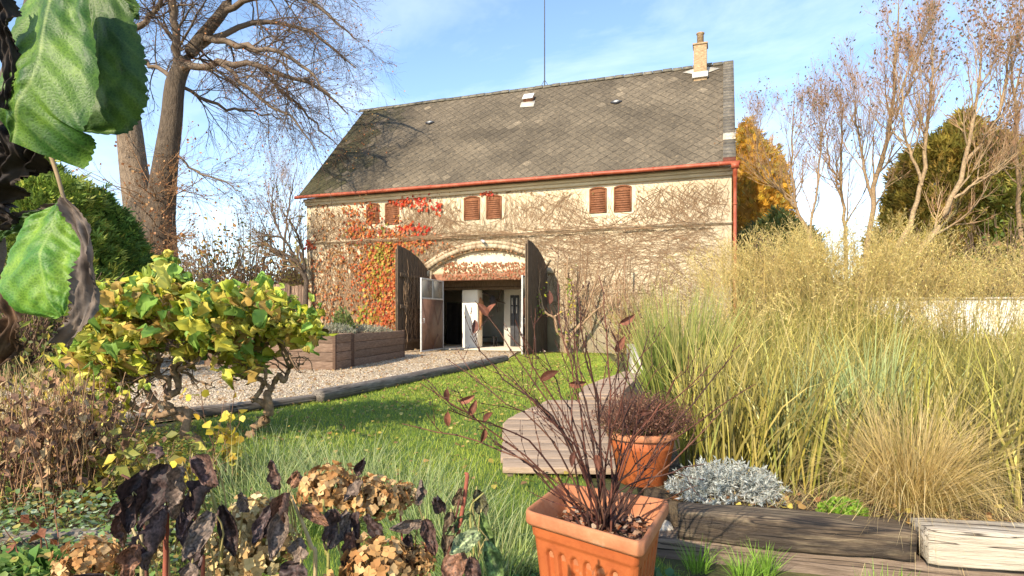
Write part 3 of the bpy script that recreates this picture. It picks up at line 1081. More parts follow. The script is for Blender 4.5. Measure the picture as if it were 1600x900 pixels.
r3 = np.random.default_rng(21)
def stems(n, s_rng, z_rng, L, K, ang_mu, ang_sd, rad, wob=.22, turn=0.0):
    s = r3.uniform(*s_rng, n)
    z = r3.uniform(*z_rng, n)
    a = r3.normal(ang_mu, ang_sd, n)
    sg = r3.choice([-1, 1], n, p=[.35, .65])
    st = r3.uniform(*L, n) / K
    S, Z = [s], [z]
    for k in range(K):
        a = a + r3.normal(0, wob, n) + turn
        s = s + np.cos(a) * st * sg
        z = z + np.sin(a) * st
        S.append(s)
        Z.append(z)
    S, Z = np.array(S).T, np.array(Z).T
    ok = ~(blocked(S, Z).any(1) | (S < .03).any(1) | (S > LEN - .03).any(1) | (Z > EAVE - .36).any(1) | (Z < .02).any(1))
    S, Z = S[ok], Z[ok]
    T = np.where(np.abs(Z - 4.41) < .09, .125, .016) + r3.uniform(0, .012, len(S))[:, None]
    R = r3.uniform(rad[0], rad[1], len(S))[:, None] * np.linspace(1, .55, K + 1)
    return BW(S, T, Z), R


g = Geo()
SC = np.array([0.27, 0.175, 0.10])
def addst(*a, **k):
    P, R = stems(*a, **k)
    tubes(g, P, R, 3, col=SC * (1 + r3.normal(size=(len(P), 1)) * .25))
addst(4200, (0, LEN), (4.4, 6.0), (.3, .9), 6, 1.0, .35, (.003, .0062), wob=.14)
addst(420, (0, LEN), (4.4, 5.4), (.8, 1.7), 9, .8, .35, (.006, .011), wob=.14)
addst(1500, (0, 13), (3.0, 4.35), (.5, 1.4), 8, .3, .3, (.003, .0062), wob=.16)
addst(1100, (0, 6.4), (1.0, 4.2), (.6, 1.8), 9, .5, .45, (.003, .0062), wob=.16)
addst(260, (0, 6.4), (.1, 2.4), (.6, 1.8), 9, 1.0, .5, (.003, .008))
addst(900, (11.3, LEN), (0.2, 4.3), (.8, 2.0), 10, 1.2, .4, (.003, .008), wob=.16)
addst(160, (11.3, LEN), (0.05, .6), (2.5, 4.5), 16, 1.5, .2, (.014, .024), wob=.1)
addst(60, (2.0, 6.2), (0.05, 1.5), (2.0, 3.5), 16, 1.4, .3, (.01, .016), wob=.12)
addst(110, (0, LEN), (4.33, 4.5), (1.2, 2.8), 12, .02, .1, (.006, .011), wob=.05)
# along the arch mouldings
# dead stems caught on the left gate leaf
n_ = 80
tt_ = r3.uniform(.1, 2.1, n_)
zz_ = r3.uniform(.1, 2.4, n_)
aa_ = r3.normal(1.4, .4, n_)
TT, ZZ = [tt_], [zz_]
for k in range(9):
    aa_ = aa_ + r3.normal(0, .2, n_)
    tt_ = np.clip(tt_ + np.cos(aa_) * .12 * r3.choice([-1, 1], n_), .05, 2.25)
    zz_ = np.minimum(zz_ + np.abs(np.sin(aa_)) * .12, 3.3 + .25 * tt_)
    TT.append(tt_)
    ZZ.append(zz_)
P = BW(DL - .05 + r3.normal(0, .012, (n_, 1)), np.array(TT).T, np.array(ZZ).T)
tubes(g, P, np.tile(np.linspace(.011, .006, 10), (n_, 1)), 3, col=SC * 1.1)
bare = thing('creeper', 'leafless brown creeper stems netting the whole cream barn wall', 'climbing plant', BW(3, .05, 0))
g.build('stems', M['twig'], bare)
# dry seed clusters and scattered dry leaves on the bare creeper
def wall_leaves(n, zone, cols, size, g, p=None, proj=(0.02, .12)):
    """zone: list of (px,py,sx,sy,weight) gaussian blobs in the photograph projected onto the wall"""
    wts = np.array([z[4] for z in zone], float)
    k = r3.choice(len(zone), n, p=wts / wts.sum())
    zz = np.array([z[:4] for z in zone])[k]
    px = zz[:, 0] + r3.normal(size=n) * zz[:, 2]
    py = zz[:, 1] + r3.normal(size=n) * zz[:, 3]
    s, z = FS(px, py)
    ok = (s > .05) & (s < LEN - .05) & (z > .05) & (z < EAVE - .1)
    inside_g = (s > DR) & (s < DL) & (z < ZC + np.sqrt(np.maximum(0, RAD ** 2 - (s - mid) ** 2)))
    ok &= ~inside_g
    s, z = s[ok], z[ok]
    m = len(s)
    base = BW(s, r3.uniform(*proj, m), z)
    f = -UP * .8 + rdir(m, r3) * .5
    u = -Bk + rdir(m, r3) * .5
    scatter(g, CREEP, base, f, u, r3.uniform(*size, m), pick(cols, m, r3, .22, p))


red = thing('creeper', 'creeper with orange and red autumn leaves left of the gateway', 'climbing plant', BW(12.2, .06, 0))
g = Geo()
REDC = [(.50, .12, .035), (.56, .19, .05), (.42, .075, .03), (.55, .27, .07), (.40, .32, .07), (.34, .16, .06)]
main = [(606, 470, 16, 40, 5), (585, 420, 18, 30, 3), (612, 390, 22, 18, 2.5), (598, 500, 22, 16, 2), (622, 440, 8, 45, 3), (648, 376, 22, 9, 1.3), (556, 345, 10, 16, 1.0), (583, 335, 7, 12, .5), (582, 362, 18, 5, .5), (600, 372, 30, 5, .8)]
wall_leaves(2900, main, REDC, (.06, .13), g, p=[.3, .3, .16, .12, .06, .06])
spots = [(660, 310, 8, 12, 1), (652, 355, 14, 4, 1), (630, 315, 10, 4, 1), (683, 322, 6, 6, .6), (760, 300, 6, 3, .4), (486, 382, 5, 4, .6), (660, 295, 10, 4, .5)]
wall_leaves(260, spots, [(.5, .04, .02), (.55, .1, .03)], (.08, .15), g)
green = [(590, 425, 12, 30, 2), (575, 500, 10, 12, 1), (600, 400, 10, 14, 1)]
wall_leaves(420, green, [(.22, .24, .03), (.4, .33, .05), (.5, .36, .06)], (.09, .15), g)
g.build('leaves', M['leaf'], red)
g = Geo()
ok = 0
P, R = stems(220, (11.4, 14.4), (.1, 2.6), (1.5, 3.2), 12, 1.45, .3, (.012, .02), wob=.12)
tubes(g, P, R, 4, col=SC * .8)
g.build('stems', M['twig'], red)
dry = thing('creeper', 'thinning creeper with dry tan leaves on the left end of the barn wall', 'climbing plant', BW(15.5, .05, 0))
g = Geo()
wall_leaves(1050, [(520, 430, 26, 40, 3), (500, 480, 18, 30, 2), (545, 400, 24, 14, 1.5), (510, 320, 24, 20, .8), (545, 480, 20, 28, 2)], [(.34, .17, .06), (.42, .24, .09), (.28, .12, .05), (.45, .13, .04)], (.06, .12), g)
wall_leaves(900, [(750, 415, 60, 8, 1), (748, 388, 40, 3, 1), (700, 405, 14, 8, .6), (800, 400, 14, 8, .5)], [(.3, .15, .07), (.4, .22, .1)], (.04, .08), g)
wall_leaves(500, [(640, 300, 120, 5, 1), (530, 300, 40, 4, 1)], [(.3, .19, .08)], (.04, .08), g)
g.build('leaves', M['leaf'], dry)
g = Geo()
s_, z_ = np.array([FS(a, b) for a, b in zip(r3.uniform(690, 822, 700), r3.uniform(408, 434, 700))]).T
kk = (s_ > DR + .1) & (s_ < DL - .1) & (z_ < ZC + np.sqrt(np.maximum(0, RAD ** 2 - (s_ - mid) ** 2)) - .05) & (z_ > 2.75)
m = int(kk.sum())
scatter(g, CREEP, BW(s_[kk], -.13 + np.where(z_[kk] < 2.98, .06, 0), z_[kk]), -UP + rdir(m, r3) * .4, -Bk + rdir(m, r3) * .4, r3.uniform(.05, .1, m), pick([(.36, .18, .09), (.42, .14, .06), (.3, .2, .1)], m, r3))
fr = g.build('leaf_fringe', M['leaf'], dry)

# ------------------------------------------------------------------ drive edging logs, raised timber beds
def timber(name, A, B, wdt, hgt, mat, lab, cat, seed=0, rough=0.012, rnd=0.25, ends=None, group=None):
    """a worn beam from A to B (centre of its base line), built along its own x axis"""
    A, B = np.asarray(A, float), np.asarray(B, float)
    L = np.linalg.norm(B - A)
    nl = max(12, int(L / 0.05))
    m = 28
    th = np.arange(m) * 2 * math.pi / m + math.pi / m
    # superellipse section
    e = rnd
    cy = np.sign(np.cos(th)) * np.abs(np.cos(th)) ** e * wdt / 2
    cz = np.sign(np.sin(th)) * np.abs(np.sin(th)) ** e * hgt / 2
    V = np.zeros((nl + 1, m, 3))
    for a in range(nl + 1):
        x = L * a / nl
        k = 1.0 - 0.05 * (a in (0, nl))
        for b in range(m):
            p = Vector((x * 1.3 + seed * 7.3, cy[b] * 9 + seed, cz[b] * 9))
            dn = mnoise.fractal(p, 0.8, 2.0, 4) * rough
            dl = mnoise.noise(Vector((x * .9 + seed, cy[b] * 3, cz[b] * 3))) * rough * 1.3
            s_ = 1 + (dn + dl) / (hgt / 2)
            V[a, b] = (x, cy[b] * k * s_, cz[b] * k * s_ + hgt / 2)
    g = Geo()
    i = np.arange((nl + 1) * m).reshape(nl + 1, m)
    a, b = i[:-1], i[1:]
    g.add(V, quads=np.stack([a, np.roll(a, -1, 1), np.roll(b, -1, 1), b], -1).reshape(-1, 4)[:, ::-1], ngons=[list(i[0]), list(i[-1, ::-1])])
    ax = nrm((B - A)[None])[0]
    ay = nrm(np.cross(UP, ax)[None])[0]
    az = np.cross(ax, ay)
    mt = Matrix(((ax[0], ay[0], az[0], A[0]), (ax[1], ay[1], az[1], A[1]), (ax[2], ay[2], az[2], A[2]), (0, 0, 0, 1)))
    o = g.build(name, mat, None, smooth=rnd > .6, matrix=mt)
    tag(o, lab, cat, group)
    return o


timber('edging_log', (-5.6, 6.05, 0.0), (-2.98, 9.12, 0.0), .15, .13, M['log'], 'thin grey log edging the gravel behind the corkscrew hazels', 'edging log', 1, .006, .75)
timber('edging_log', (-2.93, 9.05, 0.0), (-0.2, 17.3, 0.0), .22, .2, M['log'], 'long brown log between the lawn and the gravel drive', 'edging log', 2, .008, .8)

# raised beds beside the drive
def plankbed(name, A, B, C, D, H, lab, nb=4):
    """four corner bed: each side a stack of boards"""
    t_ = thing(name, lab, 'raised bed', (A[0], A[1], 0))
    cs_ = [np.array([p[0], p[1], 0.0]) for p in (A, B, C, D)]
    rr = np.random.default_rng(len(lab))
    for k in range(4):
        p, q = cs_[k], cs_[(k + 1) % 4]
        d = nrm((q - p)[None])[0]
        n_ = np.cross(UP, d)
        L = np.linalg.norm(q - p)
        g = Geo()
        for z in range(nb):
            j = rr.normal() * .004
            c = np.ones(3) * (1 + rr.normal() * .14)
            obox(g, p + UP * (z * H / nb + .003) + n_ * j + d * .05, d * (L - .1), n_ * .045, UP * (H / nb - .008), col=c)
        g.build('side', M['planterwood'], t_, bevel=.006)
        g = Geo()
        obox(g, p - n_ * .008 - d * .012 + UP * .0, d * .075, n_ * .075, UP * (H + .012), col=(.55, .5, .48))
        g.build('corner_post', M['planterwood'], t_, bevel=.006)
    g = Geo()
    g.add([c + UP * (H - .07) for c in cs_], ngons=[[0, 1, 2, 3]])
    g.build('earth', M['soil'], t_)
    return t_


A_, B_ = np.array([-4.26, 14.5]), np.array([-3.45, 19.3])
dAB = (B_ - A_) / np.linalg.norm(B_ - A_)
nAB = np.array([-dAB[1], dAB[0]])
bed1 = [A_, A_ + dAB * .95, A_ + dAB * .95 + nAB * 4.2, A_ + nAB * 3.6 + dAB * .45]
bed2 = [A_ + dAB * 1.02, B_, B_ + nAB * 2.2, A_ + dAB * 1.02 + nAB * 2.4]
plankbed('raised_bed', *bed1, .88, 'low front raised bed of brown boards, behind the corkscrew hazel')
plankbed('raised_bed', *bed2, .86, 'long raised bed of dark brown boards reaching up to the gate leaf')
# planting in the beds
r4 = np.random.default_rng(31)
def cushion(name, c, rx, ry, h, n, cols, size, lab, cat, tmpl=SLIM, upb=.8, mat='leaf', group=None):
    c = np.asarray(c, float)
    t_ = thing(name, lab, cat, c, group)
    ph = r4.uniform(0, 2 * math.pi, n)
    rad = np.sqrt(r4.uniform(0, 1, n))
    pos = np.stack([c[0] + rx * rad * np.cos(ph), c[1] + ry * rad * np.sin(ph), c[2] + h * np.sqrt(np.maximum(0, 1 - rad ** 2)) * r4.uniform(.35, 1, n)], -1)
    out_ = nrm(pos - c + np.array([0, 0, .05]))
    g = Geo()
    scatter(g, tmpl, pos, out_ * .7 + UP * upb + rdir(n, r4) * .6, rdir(n, r4) + UP * .3, r4.uniform(*size, n), pick(cols, n, r4))
    g.build('leaves', M[mat], t_)
    m = max(12, n // 25)
    ph = r4.uniform(0, 2 * math.pi, m)
    rad = np.sqrt(r4.uniform(0, 1, m)) * .9
    e = np.stack([c[0] + rx * rad * np.cos(ph), c[1] + ry * rad * np.sin(ph), c[2] + h * .9 * np.sqrt(1 - rad ** 2)], -1)
    P = c + (e - c)[:, None, :] * np.linspace(0, 1, 5)[None, :, None] ** np.array([1, 1, .8])
    g = Geo()
    tubes(g, P, np.tile(np.linspace(.005, .002, 5), (m, 1)), 3, col=(.16, .11, .07))
    g.build('stems', M['twig'], t_)
    return t_


GREYC = [(.30, .30, .22), (.38, .36, .27), (.24, .26, .16), (.42, .38, .26)]
bp = lambda a, b: np.array([*(A_ + dAB * a + nAB * b), .80])
cushion('lavender', bp(1.7, .9), .6, .55, .3, 900, GREYC, (.05, .11), 'grey green lavender at the near end of the long raised bed', 'plant')
cushion('lavender', bp(3.0, .8), .7, .5, .26, 900, GREYC, (.05, .11), 'pale dry lavender in the middle of the long raised bed', 'plant')
cushion('lavender', bp(4.2, .8), .6, .5, .22, 800, GREYC, (.05, .1), 'straw grey lavender beside the left gate leaf in the raised bed', 'plant')
cushion('shrub', bp(2.3, .9), .3, .3, .75, 420, [(.16, .2, .05), (.2, .24, .07)], (.06, .12), 'small upright green shrub in the long raised bed before the red creeper', 'shrub', LEAF)
cushion('shrub', bp(2.0, 2.9) - UP * .75, 1.5, 1.2, 1.55, 3600, [(.10, .05, .035), (.18, .09, .05), (.07, .035, .03), (.22, .12, .05)], (.08, .18), 'dark purple brown shrub heaped against the left corner of the barn', 'shrub', LEAF, .2)
cushion('lavender', bp(.5, 1.2), .9, .3, .16, 500, [(.2, .22, .12), (.3, .28, .18)], (.05, .1), 'low grey herbs along the front raised bed', 'plant')

# wicker fence at the left of the barn
t_ = thing('wicker_fence', 'weathered brown wicker panel fence left of the barn', 'fence', PX(400, 495, 24.5) * np.array([1, 1, 0]))
F0, F1 = np.array([-14.5, 26.0, 0]), np.array([-8.6, 25.9, 0])
for k in range(6):
    p, q = F0 + (F1 - F0) * k / 6, F0 + (F1 - F0) * (k + 1) / 6
    d = nrm((q - p)[None])[0]
    g = Geo()
    H = 2.75 + [0, -.08, .06, .1, -.02, -.12][k]
    x = 0.0
    L = np.linalg.norm(q - p)
    while x < L - .05:
        wv = r4.uniform(.08, .16)
        obox(g, p + d * x + np.cross(UP, d) * r4.normal() * .012, d * (wv - .008), np.cross(UP, d) * .03, UP * (H + r4.normal() * .035), col=np.ones(3) * (1 + r4.normal() * .25))
        x += wv
    g.build('panel', M['wicker'], t_)
    g = Geo()
    tubes(g, [p - UP * .05 - np.cross(UP, d) * .05, p + UP * (H + .05) - np.cross(UP, d) * .05], [.05, .05], 8, col=(.9, .85, .8), cap=True)
    g.build('post', M['wicker'], t_)

# ------------------------------------------------------------------ boardwalk
def deck(lab, quad_l, quad_r, y0, y1, step, zt, seed):
    t_ = thing('boardwalk', lab, 'boardwalk', (quad_l(y0), y0, 0))
    rr = np.random.default_rng(seed)
    y = y0
    while y < y1 - .02:
        ye = min(y + step, y1)
        g = Geo()
        j = rr.normal() * .012
        a = [quad_l(y) + j, y + .006, 0]
        V = [(quad_l(y) + j, y + .009, zt - .05), (quad_r(y), y + .009 - .05, zt - .05), (quad_r(ye), ye - .009 - .05, zt - .05), (quad_l(ye) + j, ye - .009, zt - .05)]
        prism(g, V, UP * (.05 + rr.normal() * .003), col=np.ones(3) * (1 + rr.normal() * .10))
        g.build('board', M['deckwood'], t_, bevel=.006)
        y += step
    g = Geo()
    for f in (.04, .5, .93):
        lx = lambda yy: quad_l(yy) * (1 - f) + quad_r(yy) * f
        V = [(lx(y0 + .02), y0 + .03, 0.0), (lx(y0 + .02) + .06, y0 + .03, 0), (lx(y1) + .06, y1 - .03, 0), (lx(y1), y1 - .03, 0)]
        prism(g, V, UP * (zt - .053), col=(.5, .5, .5))
    g.build('joist', M['deckwood'], t_)
    return t_


def Lx(y):
    return float(np.interp(y, [4.85, 7.0, 8.8], [-.08, -.10, .50]))
deck('near stretch of weathered boardwalk behind the potted bare shrub', Lx, lambda y: float(np.interp(y, [4.85, 8.8], [.95, 1.55])), 4.85, 8.8, .329, .085, 1)
deck('far stretch of weathered boardwalk climbing beside the lawn', lambda y: float(np.interp(y, [8.85, 10.2, 13.2], [1.0, 1.2, 2.5])), lambda y: float(np.interp(y, [8.85, 13.2], [2.1, 3.3])), 8.85, 13.2, .29, .12, 2)
# pale stone edge that runs on to the barn
g = Geo()
P0 = [(2.50, 12.6), (2.75, 12.5), (4.0, 19.6), (3.75, 19.7)]
prism(g, [(*p, 0) for p in P0], UP * .42)
tag(g.build('stone_kerb', M['stone'], None, origin=(2.5, 12.6, 0), bevel=.03), 'pale stone kerb leading from the boardwalk towards the barn wall', 'kerb')

# ------------------------------------------------------------------ sleeper wall at the right
timber('sleeper', (0.93, 3.37, .093), (2.015, 3.06, .093), .23, .155, M['sleeper_dark'], 'dark cracked sleeper on top of the low wall, below the silver plant', 'sleeper', 3, .014, .22)
timber('sleeper', (2.04, 3.02, .105), (3.6, 2.62, .105), .25, .175, M['sleeper_pale'], 'pale bleached sleeper at the right end of the low wall', 'sleeper', 4, .012, .2)
timber('sleeper', (0.80, 3.40, -.1), (3.0, 2.78, -.1), .2, .19, M['sleeper_brown'], 'long brown sleeper at the bottom of the low wall', 'sleeper', 5, .007, .2)
BEDR = [(.80, 3.52), (2.1, 3.14), (5.0, 2.4), (12, 2.6), (14, 14), (4.2, 18.5), (2.75, 12.4), (1.6, 8.7), (1.0, 4.9)]
g = Geo()
prism(g, [(*p, -.02) for p in BEDR], UP * .235)
tag(g.build('planting_bed_ground', M['soil']), kind='structure')
g = Geo()
obox(g, (.70, 3.42, -.01), (.22, -.03, 0), (.02, .3, 0), (0, 0, .13))
tag(g.build('stone_block', M['stone'], None, origin=(.7, 3.42, 0), bevel=.03), 'small grey stone block behind the square pot at the wall end', 'stone')

# ------------------------------------------------------------------ pots
KP = 740.0
def rimpt(px, py):
    d = KP / (py - HZ)
    return np.array([(px - 800) / FPX * d, d, CAMZ - KP / FPX])
ZR = CAMZ - KP / FPX
RIM = [rimpt(818, 797), rimpt(1005, 850), rimpt(1047, 781), rimpt(876, 753)]
ctr = sum(RIM) / 4
ZB = 0.0
HP = ZR - ZB
pot = thing('square_planter', 'square orange terracotta planter with fluted sides and a bare red twigged shrub', 'planter', (ctr[0], ctr[1], ZB))


def ring(scale, z, n=6, rad=.075):
    """rounded quadrilateral ring about the pot axis"""
    pts = []
    C_ = [(ctr + (p - ctr) * scale) for p in RIM]
    for k in range(4):
        p, a, b = C_[k], C_[k - 1], C_[(k + 1) % 4]
        p0 = p + (a - p) * rad
        p1 = p + (b - p) * rad
        for j in range(n):
            t = j / (n - 1)
            q = (1 - t) ** 2 * p0 + 2 * t * (1 - t) * p + t * t * p1
            pts.append([q[0], q[1], z])
    return np.array(pts)


def loft(g, rings, col=(1, 1, 1), cap0=False):
    m = len(rings[0])
    i = np.arange(len(rings) * m).reshape(len(rings), m)
    a, b = i[:-1], i[1:]
    g.add(np.concatenate(rings), quads=np.stack([a, np.roll(a, -1, 1), np.roll(b, -1, 1), b], -1).reshape(-1, 4), ngons=[list(i[0, ::-1])] if cap0 else None, col=col)


g = Geo()
sc_at = lambda z: 0.70 + 0.21 * (z - ZB) / HP
# sides as dense grids so the arched flutes are real recesses
for k in range(4):
    nu, nv = 150, 60
    u = np.linspace(0, 1, nu + 1)
    v = np.linspace(0, 1, nv + 1)
    Uu, Vv = np.meshgrid(u, v)
    z = ZB + Vv * (HP - .03)
    sc_ = .70 + .21 * Vv * (HP - .03) / HP
    p, q = RIM[k], RIM[(k + 1) % 4]
    flat = p + (q - p) * Uu[..., None]
    X = ctr + (flat - ctr) * sc_[..., None]
    n_ = nrm(np.cross(q - p, UP)[None])[0]
    # round the vertical corners
    cr_ = np.minimum(Uu, 1 - Uu)
    inset = np.where(cr_ < .05, (1 - np.sqrt(np.maximum(0, 1 - (1 - cr_ / .05) ** 2))) * .02, 0)
    dep = inset
    zz = z - ZB
    for c in ((.16, .29, .42, .55, .68, .81) if k != 1 else (.2, .36, .52, .68, .84)):
        wdt = .046
        top = HP * .72
        dx = np.abs(Uu - c)
        archt = top - .035 + np.sqrt(np.maximum(0, wdt ** 2 - dx ** 2)) / wdt * .035
        ins = (dx < wdt) & (zz < archt) & (zz > .06)
        edge = np.clip((wdt - dx) / .012, 0, 1) * np.clip((archt - zz) / .012, 0, 1)
        dep = dep + np.where(ins, .02 * edge, 0)
    dep = dep - np.where((zz > HP * .80), .008, 0)
    X = X - n_ * dep[..., None]
    X[..., 2] = z
    i = np.arange(X.shape[0] * X.shape[1]).reshape(X.shape[:2])
    g.add(X, quads=np.stack([i[:-1, :-1], i[:-1, 1:], i[1:, 1:], i[1:, :-1]], -1).reshape(-1, 4))
g.build('body', M['terracotta'], pot)
g = Geo()
loft(g, [ring(.86, ZR - .055), ring(.985, ZR - .055), ring(1.0, ZR - .045), ring(1.0, ZR - .012), ring(.985, ZR), ring(.945, ZR), ring(.925, ZR - .01), ring(.865, ZR - .05), ring(.72, ZR - .22)])
g.build('rim', M['terracotta_faded'], pot, smooth=False)
g = Geo()
zs = ZR - .12
rg = ring(.875, zs)
ngr = 24
V = []
for a in range(ngr + 1):
    for b in range(ngr + 1):
        uu, vv = a / ngr, b / ngr
        p = (RIM[0] * (1 - uu) + RIM[1] * uu) * (1 - vv) + (RIM[3] * (1 - uu) + RIM[2] * uu) * vv
        p = ctr + (p - ctr) * .80
        V.append([p[0], p[1], zs + .02 * mnoise.noise(Vector((p[0] * 12, p[1] * 12, 0)))])
i = np.arange((ngr + 1) ** 2).reshape(ngr + 1, ngr + 1)
g.add(V, quads=np.stack([i[:-1, :-1], i[1:, :-1], i[1:, 1:], i[:-1, 1:]], -1).reshape(-1, 4))
g.build('earth', M['soil'], pot, smooth=True)
g = Geo()
m = 620
uu, vv = r4.uniform(.04, .96, m), r4.uniform(.04, .96, m)
p = (RIM[0] * (1 - uu[:, None]) + RIM[1] * uu[:, None]) * (1 - vv[:, None]) + (RIM[3] * (1 - uu[:, None]) + RIM[2] * uu[:, None]) * vv[:, None]
p = ctr + (p - ctr) * .79
p[:, 2] = zs + r4.uniform(.0, .045, m)
fl = rdir(m, r4)
fl[:, 2] *= .35
scatter(g, LEAF, p, fl, UP + rdir(m, r4) * .8, r4.uniform(.022, .05, m), pick([(.14, .06, .04), (.25, .12, .07), (.32, .2, .13), (.1, .06, .05), (.4, .3, .22), (.3, .1, .04)], m, r4))
g.build('leaf_litter', M['dryleaf'], pot)

# the bare red twigged shrub in it
SB = np.array([.36, 2.47, zs])
shrub = thing('bare_shrub', 'bare shrub with thin dark red twigs and few brown leaves in the square planter', 'shrub', SB)
TG = [(628, 662, 2.35), (655, 598, 2.3), (697, 560, 2.6), (735, 525, 2.4), (700, 640, 2.2), (760, 560, 2.7), (742, 470, 2.5), (805, 500, 2.3), (790, 580, 2.8), (848, 545, 2.6), (880, 470, 2.5), (872, 440, 2.7), (905, 465, 2.3), (893, 505, 2.8), (935, 430, 2.5), (968, 505, 2.6), (985, 545, 2.3), (950, 560, 2.75), (1012, 525, 2.5), (1065, 580, 2.4), (1110, 570, 2.6), (1145, 555, 2.5), (1035, 610, 2.7), (1130, 640, 2.3), (1100, 725, 2.25), (1020, 700, 2.1), (830, 620, 2.2), (770, 690, 2.6), (915, 520, 2.2), (1180, 600, 2.55)]
P1, R1 = [], []
for (px, py, d) in TG:
    e = PX(px, py, d)
    s0 = SB + np.array([r4.normal() * .03, r4.normal() * .03, -.02])
    midp = s0 * .5 + e * .5 + np.array([(s0[0] - e[0]) * .12, 0, .05 + .03 * r4.normal()]) + r4.normal(size=3) * .02
    a, b = smooth_path([s0, s0 * .72 + midp * .28 + np.array([0, 0, .03]), midp, midp * .45 + e * .55 + r4.normal(size=3) * .012, e], 14, [.0054, .0044, .0037, .0028, .0018])
    a[1:-1] += r4.normal(size=(12, 3)) * .004
    P1.append(a)
    R1.append(b)
P1, R1 = np.array(P1), np.array(R1)
P2, R2 = children(P1, R1, 4, .3, .95, (.35, .8), (.15, .42), .6, .08, (0, 0, .06), 7, r4, .45, .0016)
P3, R3 = children(P2, R2, 1, .3, .9, (.4, .9), (.06, .16), .7, .1, (0, 0, .05), 4, r4, .6, .0014)
TWC = [(.075, .024, .018), (.11, .04, .025), (.055, .026, .02), (.13, .06, .036)]
g = Geo()
for P_, R_ in ((P1, R1), (P2, R2), (P3, R3)):
    tubes(g, P_, R_, 6, col=pick(TWC, len(P_), r4))
    # swollen bud pairs along the twigs
    K_ = P_.shape[1]
    for k in range(2, K_ - 1, 2):
        q, t3 = P_[:, k], nrm(P_[:, k + 1] - P_[:, k])
        rr = R_[:, k]
        Pn = np.stack([q - t3 * .006, q, q + t3 * .006], 1)
        tubes(g, Pn, np.stack([rr * .9, rr + .0022, rr * .9], 1), 5, col=(.06, .028, .022))
g.build('twigs', M['twig'], shrub, smooth=True)
BL = [(972, 505, 2.6, .9, .45), (895, 603, 2.4, .9, .0), (738, 523, 2.4, .2, 1), (864, 473, 2.5, 0, 1), (697, 590, 2.6, 0, -1), (713, 630, 2.3, .8, .3), (694, 647, 2.3, 0, -1), (760, 652, 2.4, .5, .6), (755, 668, 2.4, -.2, -1), (846, 596, 2.6, .8, .5), (905, 700, 2.3, -.4, -1), (933, 705, 2.2, .1, -1), (958, 552, 2.6, .5, .9), (727, 655, 2.3, .4, .9), (770, 490, 2.4, .5, .9), (1000, 640, 2.4, .95, .25), (775, 477, 2.4, -.5, .7)]
allp = np.concatenate([P1.reshape(-1, 3), P2.reshape(-1, 3)])
allp = allp[allp[:, 2] > zs + .1]
for (px, py, d, dx, dz) in BL:
    g = Geo()
    c = PX(px, py, d)
    # hang the leaf on the nearest twig
    ray = nrm(np.array([[(px - 800) / FPX, 1, (HZ - py) / FPX]]))[0]
    rel = allp - np.array([0, 0, CAMZ])
    off = np.linalg.norm(rel - (rel @ ray)[:, None] * ray, axis=1)
    q_ = allp[np.argmin(off)]
    c = q_ + np.array([dx, 0, dz]) * .03
    gs = Geo()
    tubes(gs, [q_, q_ * .5 + c * .5 + np.array([0, -.003, .002]), c], [.0013, .0011, .001], 5, col=(.16, .06, .04))
    gs.build('leaf_stalk', M['twig'], shrub)
    f = nrm(np.array([[dx, r4.normal() * .3, dz]]))
    L = r4.uniform(.055, .082)
    nu, nv = 8, 4
    sv = nrm(np.cross(f, np.array([[0, -1, .2]]) + rdir(1, r4) * .7))[0]
    f = f[0]
    upn = np.cross(sv, f)
    X = np.zeros((nu + 1, nv + 1, 3))
    for a in range(nu + 1):
        t = a / nu
        wd = .26 * math.sin(math.pi * min(1, t ** .8)) ** .8 * L + .0006
        for b in range(nv + 1):
            q = b / nv * 2 - 1
            X[a, b] = c + f * L * (t - .4) + sv * q * wd * .8 + upn * (abs(q) * wd * .9 - .18 * L * t * t)
    i = np.arange((nu + 1) * (nv + 1)).reshape(nu + 1, nv + 1)
    g.add(X, quads=np.stack([i[:-1, :-1], i[1:, :-1], i[1:, 1:], i[:-1, 1:]], -1).reshape(-1, 4), col=pick([(.16, .06, .035), (.22, .085, .05), (.12, .05, .035)], 1, r4)[0])
    g.build('leaf', M['dryleaf'], shrub, smooth=True)

# round pot with a wiry brown plant
PC = np.array([.86, 3.98, .21])
rp = thing('round_pot', 'round orange terracotta pot with a rolled rim holding a wiry brown plant', 'plant pot', PC)
g = Geo()
lathe(g, [(.001, .0), (.150, .0), (.157, .008), (.20, .235), (.203, .24), (.203, .245), (.208, .30), (.20, .31)], PC, 48)
g.build('body', M['terracotta'], rp, smooth=True)
g = Geo()
lathe(g, [(.205, .298), (.228, .30), (.232, .306), (.232, .335), (.226, .343), (.205, .343), (.195, .33), (.19, .27)], PC, 48)
g.build('rim', M['terracotta_faded'], rp, smooth=False, bevel=0)
g = Geo()
lathe(g, [(.19, .29), (.1, .3), (.001, .305)], PC, 24)
g.build('earth', M['soil'], rp)
pl = thing('wiry_plant', 'bushy reddish brown wiry plant filling the round pot', 'plant', PC + UP * .29)
m = 900
ph, rad = r4.uniform(0, 2 * math.pi, m), np.sqrt(r4.uniform(0, 1, m))
s0 = PC + np.stack([.15 * rad * np.cos(ph), .15 * rad * np.sin(ph), np.full(m, .29)], -1)
e = PC + np.stack([.36 * rad * np.cos(ph + r4.normal(size=m) * .2), .34 * rad * np.sin(ph), .33 + .27 * np.sqrt(1 - rad ** 2 * .9) * r4.uniform(.7, 1.08, m)], -1)
P = s0[:, None] + (e - s0)[:, None] * np.linspace(0, 1, 6)[None, :, None] + r4.normal(size=(m, 6, 3)) * .008
g = Geo()
tubes(g, P, np.tile(np.linspace(.0016, .001, 6), (m, 1)), 3, col=pick([(.14, .07, .045), (.2, .1, .06), (.1, .05, .04)], m, r4))
g.build('stems', M['twig'], pl)
g = Geo()
k = r4.integers(0, m, 5200)
